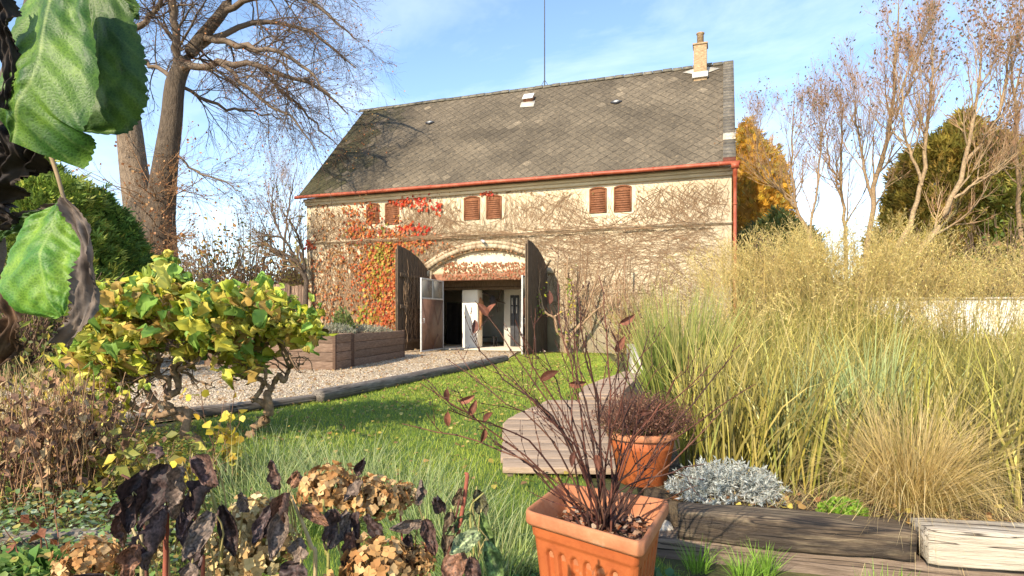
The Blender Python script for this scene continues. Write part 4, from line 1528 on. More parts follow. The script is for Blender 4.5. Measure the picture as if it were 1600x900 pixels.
t = r4.uniform(.35, 1, 5200)
x = t * 5
kk = np.minimum(x.astype(int), 4)
pos = P[k, kk] + (P[k, kk + 1] - P[k, kk]) * (x - kk)[:, None]
colp = pick([(.19, .085, .055), (.24, .11, .07), (.13, .06, .045), (.28, .16, .1)], 5200, r4)
gm = pos[:, 2] < PC[2] + .37
colp[gm] = pick([(.12, .15, .04), (.18, .2, .06), (.14, .08, .05)], int(gm.sum()), r4)
scatter(g, LEAF, pos, rdir(5200, r4) + UP * .3, rdir(5200, r4), r4.uniform(.008, .02, 5200), colp)
g.build('leaves', M['leaf'], pl)

# silver cushion plant on the wall
sp = thing('silver_plant', 'silvery white leaved cushion plant spilling over the dark sleeper', 'plant', (1.18, 3.55, .2))
g = Geo()
m = 230
ph, rad = r4.uniform(0, 2 * math.pi, m), np.sqrt(r4.uniform(0, 1, m))
tipp = np.stack([1.27 + .36 * rad * np.cos(ph), 3.56 + .2 * rad * np.sin(ph), .22 + .24 * np.sqrt(1 - rad ** 2 * .9) * r4.uniform(.6, 1.05, m) - .06 * (np.sin(ph) < -.3) * rad], -1)
b0 = np.array([1.27, 3.6, .2]) + (tipp - np.array([1.27, 3.6, .2])) * np.array([.45, .45, .2])
P = b0[:, None] + (tipp - b0)[:, None] * np.linspace(0, 1, 5)[None, :, None] + r4.normal(size=(m, 5, 3)) * .006
tubes(g, P, np.tile(np.linspace(.003, .0015, 5), (m, 1)), 4, col=(.36, .33, .28))
g.build('stems', M['twig'], sp)
g = Geo()
n_ = m * 34
k = np.repeat(np.arange(m), 34)
t = r4.uniform(.3, 1, n_)
x = t * 4
kk = np.minimum(x.astype(int), 3)
pos = P[k, kk] + (P[k, kk + 1] - P[k, kk]) * (x - kk)[:, None]
ax = nrm(P[k, -1] - P[k, 0])
scatter(g, SLIM, pos, ax * .6 + rdir(n_, r4) * .9, rdir(n_, r4), r4.uniform(.022, .042, n_), pick([(.46, .48, .44), (.55, .57, .52), (.36, .39, .35), (.62, .63, .58)], n_, r4, .12))
g.build('leaves', M['leaf'], sp)
cushion('sedum', (1.83, 3.33, .2), .13, .09, .09, 700, [(.2, .36, .03), (.28, .42, .05), (.14, .27, .03)], (.012, .025), 'small bright green sedum on the dark sleeper', 'plant', ROUND, .4)

# ------------------------------------------------------------------ trees
r5 = np.random.default_rng(77)


def px_paths(lst, d, n=14, jit=0.0):
    Ps, Rs = [], []
    for pts, rad in lst:
        P, R = smooth_path([PX(p[0], p[1], p[2] if len(p) > 2 else d) for p in pts], n, np.array(rad) / FPX * d)
        if jit:
            P[1:] += r5.normal(size=P[1:].shape) * jit
        Ps.append(P)
        Rs.append(R)
    return np.array(Ps), np.array(Rs)


# great lime tree at the left
D = 25.0
lime = thing('lime_tree', 'huge two trunked bare tree with a few orange leaves behind the left conifer', 'tree', PX(236, 495, D) * np.array([1, 1, 0]))
g = Geo()
base = [([(240, 560), (240, 470), (238, 400), (236, 330), (234, 300)], [46, 38, 36, 33, 24])]
tr = [([(238, 420), (222, 340), (210, 270), (202, 200), (195, 140), (190, 60), (196, -30), (205, -140)], [28, 24, 20, 18, 16, 15, 12, 8]),
      ([(240, 420), (250, 330), (258, 260), (268, 190), (274, 130), (290, 95), (312, 62), (348, 18), (384, -40), (420, -120)], [28, 22, 18, 15.5, 14, 11, 9.5, 8, 6.5, 4])]
P0, R0 = px_paths(base, D, 18)
tubes(g, P0, R0, 14, col=(.17, .125, .085))
P0, R0 = px_paths([tr[0]], D, 26)
P0b, R0b = px_paths([tr[1]], D - .3, 26)
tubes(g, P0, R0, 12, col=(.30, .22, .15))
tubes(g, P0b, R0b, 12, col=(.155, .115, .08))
g.build('trunk', M['bark'], lime, smooth=True)
limbs = [([(278, 112, D - .3), (312, 103, D - .8), (350, 99, D - 1.2), (400, 97, D - 1.5), (450, 118, D - 1.6), (500, 140, D - 1.4), (545, 180, D - 1)], [8, 7, 6, 5, 4, 2.8, 1.2]),
         ([(300, 82, D - .3), (345, 55, D), (400, 35, D + .6), (455, 40, D + 1), (510, 68, D + 1), (556, 108, D + 1)], [7, 6, 5, 4, 3, 1.2]),
         ([(274, 132, D - .3), (276, 70, D - .6), (272, 10, D - 1), (278, -60, D - 1.2)], [8, 7.5, 7, 5]),
         ([(348, 18, D - .3), (400, -4, D - 1), (455, -8, D - 1.6), (510, 20, D - 2), (555, 62, D - 2)], [6, 5, 4, 3, 1]),
         ([(318, 58, D - .3), (375, 70, D - 1.4), (430, 82, D - 2.2), (480, 108, D - 2.6), (515, 150, D - 2.8)], [6, 5, 4, 2.6, 1]),
         ([(270, 122, D), (240, 102, D + .5), (215, 90, D + .8), (190, 92, D + 1)], [5, 4, 3, 1.5]),
         ([(195, 140, D), (165, 80, D + .8), (130, 20, D + 1.5), (90, -40, D + 2)], [8, 6, 4, 2]),
         ([(190, 60, D), (230, 30, D - .8), (260, -10, D - 1.2), (300, -60, D - 1)], [7, 5, 4, 2]),
         ([(384, -40, D), (440, -60, D + .8), (500, -40, D + 1.4), (560, 10, D + 1.6)], [5, 4, 3, 1]),
         ([(345, 100, D - 1.2), (380, 130, D - 2), (420, 160, D - 2.4), (460, 190, D - 2.6), (490, 230, D - 2.6)], [4, 3.4, 2.8, 2, .8]),
         ([(400, 97, D - 1.5), (440, 140, D - 1), (490, 190, D - .4), (530, 230, D)], [3.6, 3, 2, .8]),
         ([(262, 230, D), (300, 262, D - 1), (340, 280, D - 1.6), (380, 300, D - 2)], [2.4, 2, 1.5, .7]),
         ([(274, 130, D - .4), (330, 160, D + 1), (390, 175, D + 2), (450, 185, D + 2.6)], [4, 3.4, 2.4, 1])]
PL, RL = px_paths(limbs, D, 14, .05)
RL = RL * .8
g = Geo()
BC = np.array([.13, .095, .065])
tubes(g, PL, RL, 8, col=BC * 1.2)
PT = np.concatenate([PL, ])
a1, b1 = children(PL, RL, 14, .10, .98, (.45, 1.15), (1.5, 3.8), .36, .14, (0, 0, -.02), 8, r5, .3, .007)
a2, b2 = children(a1, b1, 8, .15, .98, (.4, 1.0), (.8, 2.0), .55, .15, (0, 0, -.05), 6, r5, .4, .0044)
a3, b3 = children(a2, b2, 7, .2, 1.0, (.35, .9), (.4, 1.05), .7, .18, (0, 0, -.03), 4, r5, .6, .0032)
tubes(g, a1, b1, 5, col=pick([BC, BC * .8], len(a1), r5))
tubes(g, a2, b2, 4, col=pick([BC * .9, BC * .7], len(a2), r5))
tubes(g, a3, b3, 3, col=pick([BC * .8, (.14, .07, .04)], len(a3), r5))
# shoots at the foot of the trunk
bs_ = []
for k in range(46):
    y = r5.uniform(270, 450)
    bs_.append(([(240 + r5.normal() * 12, y, D - .6), (240 + r5.normal() * 20, y - 8, D - .9)], [1.4, 1.2]))
PB_, RB_ = px_paths(bs_, D, 4)
dirs = rdir(46, r5) * np.array([1, .6, .5]) + np.array([.55, -.25, .35])
dirs = nrm(dirs)
S = np.zeros((46, 8, 3))
S[:, 0] = PB_[:, 0]
Ls = r5.uniform(1.2, 3.0, 46)
for k in range(7):
    dirs = nrm(dirs + r5.normal(size=(46, 3)) * .12 + np.array([0, 0, .03]))
    S[:, k + 1] = S[:, k] + dirs * (Ls / 7)[:, None]
SR = np.tile(np.linspace(.022, .007, 8), (46, 1))
c1, d1 = children(S, SR, 7, .15, .98, (.3, .8), (.5, 1.2), .6, .12, (0, 0, .02), 5, r5, .4, .0055)
c2, d2 = children(c1, d1, 3, .2, .95, (.3, .8), (.25, .6), .7, .12, (0, 0, 0), 4, r5, .5, .0045)
SHC = np.array([.30, .17, .085])
for a_, b_ in ((S, SR), (c1, d1), (c2, d2)):
    tubes(g, a_, b_, 4, col=pick([SHC, SHC * .7], len(a_), r5))
g.build('branches', M['twig'], lime, smooth=True)
g = Geo()
allt = a3[:, -1]
kk = r5.choice(len(allt), 2200, replace=False)
scatter(g, ROUND, allt[kk], rdir(2200, r5) - UP * .6, rdir(2200, r5), r5.uniform(.04, .085, 2200), pick([(.42, .17, .06), (.5, .22, .08), (.34, .12, .05), (.45, .27, .1)], 2200, r5))
t2 = np.concatenate([c2[:, -1], c1[:, -1], c1[:, 3]])
kk = r5.choice(len(t2), min(420, len(t2)), replace=False)
scatter(g, ROUND, t2[kk], rdir(len(kk), r5) - UP * .6, rdir(len(kk), r5), r5.uniform(.06, .12, len(kk)), pick([(.42, .2, .08), (.5, .28, .12), (.36, .15, .06)], len(kk), r5))
tb = np.stack([r5.normal(240, 20, 420), r5.uniform(265, 440, 420)], -1)[:150]
pos = np.array([PX(a, b, D - .8 - r5.random() * .5) for a, b in tb])
scatter(g, ROUND, pos, rdir(150, r5) - UP * .6, rdir(150, r5), r5.uniform(.06, .12, 150), pick([(.42, .2, .09), (.5, .28, .13), (.36, .15, .07)], 150, r5))
g.build('leaves', M['leaf'], lime)


def conifer(name, lab, cx, d, zb, h, rx, ry, n, cols, seed, size=(.16, .34), topw=.25, zc=.35):
    """dense conifer: a skin of flat sprays over an uneven body, with a dark inner mass"""
    r = np.random.default_rng(seed)
    x0 = (cx - 800) / FPX * d
    base = np.array([x0, d, zb])
    t_ = thing(name, lab, 'tree', (x0, d, 0))
    prof = lambda t: np.where(t < zc, .72 + .28 * np.sqrt(np.clip(t / zc, 0, 1)), topw + (1 - topw) * np.sqrt(np.clip(1 - ((t - zc) / (1 - zc)) ** 2, 0, 1))) * np.clip((1.02 - t) * 6, .03, 1)
    # uneven outline from lobes
    lob = r.normal(size=(26, 3))
    lob = nrm(lob)
    amp = r.uniform(-.22, .2, 26)

    def bump(dv):
        return 1 + np.sum(amp * np.exp(-8 * (1 - dv @ lob.T)), -1)

    t = r.uniform(0, 1, n) ** .9
    ph = r.uniform(0, 2 * math.pi, n)
    dv = nrm(np.stack([np.cos(ph), np.sin(ph), t * 2 - 1], -1))
    sh = 1 - np.abs(r.normal(size=n)) * .10
    sh += .10 * np.sin(ph * 5 + t * 17) * np.sin(t * 31 + ph * 3)
    rad = prof(t) * bump(dv) * sh
    pos = base + np.stack([rx * rad * np.cos(ph), ry * rad * np.sin(ph), h * t * (1 + .03 * r.normal(size=n))], -1)
    outv = np.stack([np.cos(ph), np.sin(ph), np.full(n, .2)], -1)
    g = Geo()
    c = pick(cols, n, r, .25)
    scatter(g, SPRAY, pos, outv * .8 + UP * .5 + rdir(n, r) * .7, rdir(n, r), r.uniform(*size, n), c)
    g.build('crown', M['leaf'], t_)
    g = Geo()
    tt = np.linspace(0, .98, 26)
    pp = np.linspace(0, 2 * math.pi, 41)[:-1]
    T, Pp = np.meshgrid(tt, pp, indexing='ij')
    dv = nrm(np.stack([np.cos(Pp), np.sin(Pp), T * 2 - 1], -1).reshape(-1, 3))
    rd = (prof(T).ravel() * bump(dv) * .80).reshape(T.shape) * (1 + .05 * r.normal(size=T.shape))
    V = np.stack([x0 + rx * rd * np.cos(Pp), d + ry * rd * np.sin(Pp), zb + h * T * .97], -1)
    i = np.arange(T.size).reshape(T.shape)
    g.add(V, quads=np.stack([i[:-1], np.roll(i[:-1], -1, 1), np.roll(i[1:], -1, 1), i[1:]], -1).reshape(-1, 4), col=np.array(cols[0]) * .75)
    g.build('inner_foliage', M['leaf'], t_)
    g = Geo()
    tubes(g, [(x0, d, 0), (x0, d, zb + h * .5), (x0, d, zb + h * .9)], [.16, .1, .03], 8, col=(.13, .09, .06))
    g.build('trunk', M['bark'], t_, smooth=True)
    return t_


# a small fan spray of scale foliage
sv_, sf_ = [], []
for (a, l, wd) in ((0, 1, .09), (.5, .8, .08), (-.5, .8, .08), (.95, .55, .07), (-.95, .55, .07)):
    k = len(sv_)
    dx, dy = math.sin(a), math.cos(a)
    sv_ += [[0, .05, 0], [dx * l * .55 - dy * wd, dy * l * .55 + dx * wd, .03], [dx * l, dy * l, -.05], [dx * l * .55 + dy * wd, dy * l * .55 - dx * wd, .03]]
    sf_ += [[k, k + 2, k + 1], [k, k + 3, k + 2]]
SPRAY = (np.array(sv_), np.array(sf_))

conifer('conifer', 'tall yellowish green conifer at the left behind the big leaf', 58, 14.5, 0, 5.0, 1.75, 1.6, 8500, [(.19, .28, .045), (.26, .35, .06), (.42, .44, .08), (.13, .2, .04)], 1, (.13, .34), .15, .22)
conifer('conifer', 'dark green conifer beside the two trunked tree', 160, 15.5, 0, 4.3, 1.15, 1.1, 5600, [(.10, .19, .035), (.14, .26, .05), (.22, .32, .06), (.075, .13, .03)], 2, (.13, .32), .12, .25)
conifer('conifer', 'olive green conifer at the far right behind the bare trees', 1505, 22, 0, 8.3, 3.0, 2.5, 11000, [(.32, .26, .05), (.40, .32, .06), (.22, .2, .04), (.5, .34, .08)], 3, (.2, .5), .12, .25)
conifer('conifer', 'low spreading olive conifer at the right edge of the garden', 1640, 20, 0, 6.4, 2.6, 2.3, 7000, [(.24, .26, .045), (.32, .33, .06), (.17, .19, .035), (.42, .33, .07)], 4, (.2, .4), .3)
conifer('conifer', 'dark bluish green conifer right of the barn', 1215, 25, 0, 5.4, 1.9, 1.8, 6500, [(.06, .10, .035), (.09, .14, .045), (.2, .18, .05), (.05, .08, .03)], 5, (.2, .4), .2)
conifer('conifer', 'golden orange larch rising behind the right corner of the barn', 1168, 31, 0, 10.9, 2.6, 2.2, 9000, [(.66, .36, .04), (.74, .46, .06), (.56, .3, .05), (.42, .34, .07)], 6, (.2, .45), .12, .3)


def bare_tree(lab, lst, d, n1, n2, n3, colr, seed, leaves=None, name='bare_tree', L=(.9, 2.0), up=.12, groundz=0.0, top_leaf=True):
    r = np.random.default_rng(seed)
    b = PX(lst[0][0][0][0], 495, d) * np.array([1, 1, 0])
    t_ = thing(name, lab, 'tree', b)
    P, R = px_paths(lst, d, 16, .03)
    R = R * .62
    g = Geo()
    P[0, 0, 2] = groundz
    tubes(g, P, R, 8, col=np.array(colr) * 1.0)
    g.build('trunk', M['fine_bark'], t_, smooth=True)
    g = Geo()
    a1, b1 = children(P, R, n1, .18, .98, (.3, .8), (L[0] * 1.25, L[1] * 1.25), .5, .10, (0, 0, up), 8, r, .25, .006)
    a2, b2 = children(a1, b1, n2, .2, .98, (.3, .7), (L[0] * .6, L[1] * .65), .6, .10, (0, 0, up), 6, r, .35, .0042)
    a3, b3 = children(a2, b2, n3, .2, 1, (.3, .7), (L[0] * .3, L[1] * .34), .7, .12, (0, 0, up), 4, r, .5, .0034)
    tubes(g, a1, b1, 5, col=pick([np.array(colr) * .9], len(a1), r))
    tubes(g, a2, b2, 4, col=pick([(.33, .22, .12), (.38, .26, .14)], len(a2), r))
    tubes(g, a3, b3, 3, col=pick([(.36, .20, .11), (.43, .27, .14)], len(a3), r))
    g.build('branches', M['twig'], t_, smooth=True)
    tp = np.concatenate([a3[:, -1], a3[:, 2]])
    if leaves:
        cols, nl, sz, topbias = leaves
        wz = np.clip((tp[:, 2] - tp[:, 2].min()) / np.ptp(tp[:, 2]), .02, 1) ** topbias
        k = r.choice(len(tp), min(nl // 2, len(tp)), replace=False, p=wz / wz.sum())
        g = Geo()
        scatter(g, LEAF, tp[k], rdir(len(k), r) - UP * .8, rdir(len(k), r), r.uniform(*sz, len(k)), pick(cols, len(k), r))
        g.build('leaves', M['leaf'], t_)
    return t_


BK1 = (.30, .21, .12)
GL = [(.13, .14, .09), (.2, .17, .11), (.1, .1, .07)]
PLV = [(.32, .15, .07), (.38, .2, .09), (.24, .14, .08)]
bare_tree('slender bare tree leaning out behind the barn corner, nearest the downpipe', [([(1272, 400), (1262, 362), (1245, 325), (1239, 280), (1238, 220), (1243, 150)], [6, 5, 4, 3, 2, .8]), ([(1245, 325), (1215, 295), (1190, 260), (1180, 190)], [4, 3, 2, .7])], 21, 14, 8, 6, BK1, 41, (PLV + GL, 900, (.05, .1), 1))
bare_tree('bare young tree with a curved stem left of the tall bare tree', [([(1262, 400), (1268, 345), (1276, 290), (1283, 235), (1282, 175)], [4, 3, 2.5, 2, .7])], 20, 14, 8, 6, BK1, 42, (PLV + GL, 600, (.05, .1), 1), L=(.8, 1.6))
bare_tree('straight bare tree standing between the dark conifer and the tall bare tree', [([(1322, 400), (1320, 345), (1313, 290), (1316, 230), (1318, 165)], [5, 4, 3.5, 2.5, .8]), ([(1316, 305), (1296, 250), (1290, 190)], [3, 2, .7])], 20.5, 14, 8, 6, BK1, 43, (PLV + GL, 800, (.05, .1), 1))
bare_tree('tallest bare tree reaching the top of the sky at the right', [([(1352, 410), (1360, 340), (1376, 260), (1392, 190), (1399, 110), (1403, 30), (1405, -10)], [7, 6, 5.4, 4.4, 3.2, 1.6, .6]), ([(1366, 320), (1348, 250), (1338, 190), (1335, 130)], [4, 3, 2, .7]), ([(1390, 200), (1425, 130), (1440, 60)], [3.5, 2.4, .8])], 19, 17, 8, 6, BK1, 44, (GL + PLV, 1400, (.06, .12), 2.0))
bare_tree('leaning bare tree whose pale trunk rises in front of the olive conifer', [([(1385, 430), (1420, 350), (1440, 290), (1447, 210), (1455, 140), (1460, 60)], [7, 6, 5, 4, 2.6, .8]), ([(1440, 290), (1415, 220), (1410, 150), (1424, 90)], [4, 3, 2, .7])], 17.5, 17, 8, 6, (.36, .26, .15), 45, (GL + PLV, 1100, (.06, .12), 1.6))
bare_tree('bare tree with a long slanting trunk at the right edge', [([(1390, 450), (1450, 375), (1490, 310), (1515, 220), (1530, 140), (1540, 50)], [8, 7, 6, 4.4, 3, .8]), ([(1505, 260), (1560, 180), (1575, 100), (1580, 45)], [4, 3, 2, .7]), ([(1490, 310), (1550, 270), (1620, 255)], [3.6, 2.4, .8])], 16.5, 16, 8, 6, (.36, .26, .15), 46, (GL + PLV, 1500, (.06, .12), 1.6))
bare_tree('bare tree with rusty leaves cut off by the right edge', [([(1600, 440), (1592, 330), (1588, 220), (1582, 120), (1578, 40)], [6, 5, 4, 2.6, .8])], 18, 18, 7, 4, BK1, 47, ([(.36, .17, .05), (.3, .13, .07), (.2, .17, .09)], 1500, (.07, .14), .6))
bare_tree('dark branched fruit tree with sparse green leaves beside the left barn corner', [([(476, 520), (478, 440), (466, 412), (440, 395), (415, 383), (392, 380)], [8, 6, 5, 4, 2.4, .8]), ([(470, 420), (452, 385), (430, 370), (408, 382), (385, 400)], [4, 3, 2.4, 1.6, .7]), ([(474, 430), (455, 410), (432, 395), (415, 360), (405, 335)], [4, 3, 2.4, 1.6, .7]), ([(478, 440), (470, 380), (455, 350), (440, 328)], [4, 3, 2, .7])], 25.2, 12, 5, 3, (.10, .075, .055), 48, ([(.10, .14, .05), (.15, .17, .06), (.2, .17, .07)], 900, (.07, .13), .3), 'fruit_tree', (.7, 1.5), .03)
bare_tree('distant bare tree with fine grey twigs over the wicker fence', [([(440, 470), (445, 380), (452, 320), (462, 265)], [4, 3, 2, .7]), ([(445, 380), (425, 330), (430, 285)], [3, 2, .7])], 38, 14, 7, 4, (.16, .12, .1), 49, (PLV, 300, (.08, .14), .5), L=(1.4, 3.0), up=.06)

# hedges and scrub far behind
def scrub(lab, cx, d, h, rx, n, cols, seed, name='bush', size=(.15, .32), twigs=True):
    r = np.random.default_rng(seed)
    c = PX(cx, 495, d) * np.array([1, 1, 0])
    t_ = thing(name, lab, 'bush', c)
    ph, rad = r.uniform(0, 2 * math.pi, n), np.sqrt(r.uniform(0, 1, n))
    q = 1 + .25 * np.sin(ph * 3 + seed) + .15 * np.sin(ph * 7)
    pos = np.stack([c[0] + rx * rad * np.cos(ph), c[1] + rx * .7 * rad * np.sin(ph), h * r.uniform(.05, 1, n) * np.sqrt(np.maximum(.02, 1 - rad ** 2)) * q], -1)
    g = Geo()
    scatter(g, LEAF, pos, rdir(n, r), rdir(n, r), r.uniform(*size, n), pick(cols, n, r, .25))
    g.build('leaves', M['leaf'], t_)
    m = 90
    ph, rad = r.uniform(0, 2 * math.pi, m), np.sqrt(r.uniform(0, 1, m))
    e = np.stack([c[0] + rx * rad * np.cos(ph), c[1] + rx * .7 * rad * np.sin(ph), h * 1.12 * np.sqrt(1 - rad ** 2 * .9)], -1)
    P = c + (e - c)[:, None] * np.linspace(0, 1, 7)[None, :, None] + r.normal(size=(m, 7, 3)) * .06
    R = np.tile(np.linspace(.03, .008, 7), (m, 1))
    g = Geo()
    tubes(g, P, R, 4, col=(.18, .12, .08))
    a_, b_ = children(P, R, 5, .3, 1, (.3, .8), (.4, 1.1), .6, .15, (0, 0, .08), 5, r, .4, .006)
    tubes(g, a_, b_, 3, col=(.22, .14, .1))
    g.build('twigs', M['twig'], t_)
    return t_


YEL = [(.42, .30, .05), (.34, .2, .06), (.3, .26, .06), (.46, .24, .07)]
scrub('yellow leaved bush behind the wicker fence, right of the big trunk', 330, 30, 5.0, 3.6, 4200, YEL, 61)
scrub('orange yellow bush behind the wicker fence near the fruit tree', 425, 33, 4.6, 3.4, 3800, [(.45, .2, .06), (.4, .28, .06), (.3, .15, .06)], 62)
scrub('brown twiggy thicket behind the reeds between the conifers', 1335, 26, 4.3, 2.6, 1300, [(.28, .14, .09), (.34, .2, .1), (.22, .14, .07)], 63)
scrub('rusty brown thicket below the olive conifer', 1440, 18.5, 3.6, 2.4, 2400, [(.26, .13, .06), (.3, .2, .07), (.18, .14, .04), (.2, .12, .07)], 64, size=(.1, .2))
scrub('mixed green and brown bush at the right edge behind the grasses', 1570, 17, 3.7, 2.2, 2600, [(.2, .2, .05), (.28, .16, .07), (.13, .19, .04), (.3, .22, .09)], 65, size=(.1, .2))
scrub('pale dry thicket against the right gable corner', 1195, 22.5, 3.9, 1.5, 1500, [(.36, .24, .08), (.3, .22, .08), (.24, .2, .06)], 66, size=(.1, .2))
scrub('tangled brown bush at the foot of the two trunked tree', 290, 18.5, 2.9, 2.2, 1600, [(.36, .2, .08), (.3, .16, .07), (.42, .3, .09)], 67, size=(.08, .16))
scrub('dark bush at the far left below the conifers', 40, 12, 2.2, 2.4, 2400, [(.08, .12, .03), (.14, .16, .04), (.2, .18, .05)], 68, size=(.08, .16))

scrub('grey brown thicket of bare twigs between the big trunk and the wicker fence', 385, 28, 5.6, 3.4, 900, [(.26, .17, .1), (.34, .22, .11), (.4, .26, .08)], 69, size=(.08, .16))
scrub('yellow green bush at the foot of the left barn corner behind the fence', 470, 29, 4.2, 1.6, 1500, [(.3, .3, .06), (.42, .36, .08), (.24, .2, .07)], 70)
# a far wood closes the horizon
g = Geo()
rw = np.random.default_rng(88)
m = 26000
az_ = rw.uniform(-1.0, 1.0, m)
dd = rw.uniform(85, 120, m)
hz_ = 5.5 + 2.2 * np.sin(az_ * 13) + 1.5 * np.sin(az_ * 29 + 1) + 1.2 * np.sin(az_ * 61)
pos = np.stack([dd * np.tan(az_ * .85), dd, rw.uniform(0, 1, m) ** .8 * hz_], -1)
scatter(g, LEAF, pos, rdir(m, rw) + UP * .5, rdir(m, rw), rw.uniform(.6, 1.5, m), pick([(.16, .12, .08), (.22, .16, .09), (.12, .12, .06), (.26, .18, .08)], m, rw))
tag(g.build('distant_wood', M['leaf']), kind='stuff')

# wall trained fruit tree and fan trellis by the right of the gateway
esp = thing('espalier_tree', 'small bare fruit tree with a forked pale trunk against the barn wall', 'tree', GP(884, 555))
D = 21.0
lst = [([(884, 556), (884, 530), (886, 500), (885, 460), (887, 410), (886, 395)], [4, 4, 3.4, 2.6, 1.6, .5]), ([(885, 535), (870, 515), (866, 495), (852, 490), (846, 470), (842, 450)], [3.6, 3, 2.6, 2, 1.4, .5]), ([(886, 535), (902, 512), (918, 490), (925, 460), (932, 435), (938, 415)], [3.6, 3, 2.4, 1.8, 1.2, .5]), ([(905, 510), (925, 490), (945, 474), (958, 473)], [2.4, 2, 1.4, .5]), ([(866, 495), (890, 480), (905, 450), (908, 430)], [2, 1.6, 1, .5]), ([(852, 490), (843, 475), (842, 440), (846, 420)], [1.6, 1.2, .8, .4])]
P, R = px_paths(lst, D, 12, .015)
R *= .85
g = Geo()
tubes(g, P, R, 7, col=(.36, .25, .15))
g.build('trunk', M['fine_bark'], esp, smooth=True)
g = Geo()
a1, b1 = children(P, R, 7, .3, 1, (.3, .8), (.4, .9), .5, .1, (0, 0, .1), 6, r5, .3, .005)
a2, b2 = children(a1, b1, 3, .3, 1, (.3, .8), (.15, .4), .6, .1, (0, 0, .1), 4, r5, .4, .004)
for a_, b_ in ((a1, b1), (a2, b2)):
    tubes(g, a_, b_, 4, col=pick([(.3, .19, .11), (.22, .13, .08)], len(a_), r5))
g.build('branches', M['twig'], esp)
g = Geo()
nl = 110
pos = np.concatenate([np.array([PX(r5.normal(890, 5), r5.normal(460, 20), D - .1) for _ in range(60)]), np.array([PX(r5.normal(895, 12), r5.normal(520, 15), D - .1) for _ in range(30)]), np.array([PX(r5.normal(845, 4), r5.normal(470, 14), D - .1) for _ in range(20)])])
scatter(g, LEAF, pos, rdir(nl, r5) - UP, rdir(nl, r5), r5.uniform(.08, .14, nl), pick([(.4, .42, .05), (.3, .38, .06), (.5, .4, .06), (.16, .26, .05)], nl, r5))
g.build('leaves', M['leaf'], esp)
trl = thing('fan_trellis', 'weathered wooden fan trellis with a tall centre post by the barn wall', 'trellis', GP(976, 556))
D = 20.3
g = Geo()
tubes(g, [PX(976, 556, D), PX(976, 398, D)], [.035, .03], 6, col=(.26, .17, .1), cap=True)
g.build('post', M['fine_bark'], trl)
for k in range(9):
    f = (k - 4) / 4
    g = Geo()
    tubes(g, [PX(976 + f * 10, 548, D), PX(976 + f * 36, 434 + abs(f) * 8 + r5.normal() * 3, D - .02)], [.014, .014], 4, col=(.45, .32, .2), cap=True)
    g.build('slat', M['fine_bark'], trl)
for y in (452, 460):
    g = Geo()
    tubes(g, [PX(940, y - 2, D - .05), PX(1012, y + (456 - y) * .4, D - .05)], [.014, .014], 4, col=(.42, .3, .19), cap=True)
    g.build('rail', M['fine_bark'], trl)
cl = thing('climbing_rose', 'tangled tan climber growing up the fan trellis', 'climbing plant', GP(980, 556))
g = Geo()
m = 130
s0 = np.array([PX(r5.normal(978, 6), 552, D - .15) for _ in range(m)])
e = np.array([PX(r5.normal(978, 20), r5.uniform(440, 530), D - .2 - r5.random() * .3) for _ in range(m)])
P = s0[:, None] + (e - s0)[:, None] * np.linspace(0, 1, 7)[None, :, None] + r5.normal(size=(m, 7, 3)) * .06
tubes(g, P, np.tile(np.linspace(.009, .004, 7), (m, 1)), 3, col=pick([(.36, .22, .11), (.3, .16, .09), (.42, .3, .15)], m, r5))
g.build('stems', M['twig'], cl)
g = Geo()
k = r5.integers(0, m, 700)
pos = P[k, r5.integers(2, 7, 700)] + r5.normal(size=(700, 3)) * .06
scatter(g, LEAF, pos, rdir(700, r5), rdir(700, r5), r5.uniform(.04, .08, 700), pick([(.4, .24, .1), (.3, .15, .06), (.28, .26, .08)], 700, r5))
g.build('leaves', M['leaf'], cl)

# white garden wall half hidden by the grasses at the right
g = Geo()
w0, w1 = np.array([7.6, 12.9, 0]), np.array([17.5, 11.5, 0])
dw = nrm((w1 - w0)[None])[0]
obox(g, w0, w1 - w0, np.cross(UP, dw) * .2, UP * 1.66)
gw = thing('garden_wall', 'low whitewashed garden wall half hidden behind the tall grasses', 'wall', w0)
g.build('wall', M['white_plaster'], gw, bevel=.02)
g = Geo()
obox(g, w0 + UP * 1.662 - np.cross(UP, dw) * .04 - dw * .03, w1 - w0 + dw * .06, np.cross(UP, dw) * .28, UP * .05)
g.build('coping', M['stone'], gw, bevel=.01)

# ------------------------------------------------------------------ lawn grass, fallen leaves, gravel stones
r6 = np.random.default_rng(101)


def sample_poly(poly, n, near_pow=1.0, ymin=None, ymax=None):
    p = np.array(poly)
    y0, y1 = (p[:, 1].min() if ymin is None else ymin), (p[:, 1].max() if ymax is None else ymax)
    u = r6.uniform(0, 1, n * 3)
    y = y0 + (y1 - y0) * u ** near_pow
    x = r6.uniform(p[:, 0].min(), p[:, 0].max(), n * 3)
    k = inside(poly, x, y)
    return np.stack([x[k], y[k]], -1)[:n]


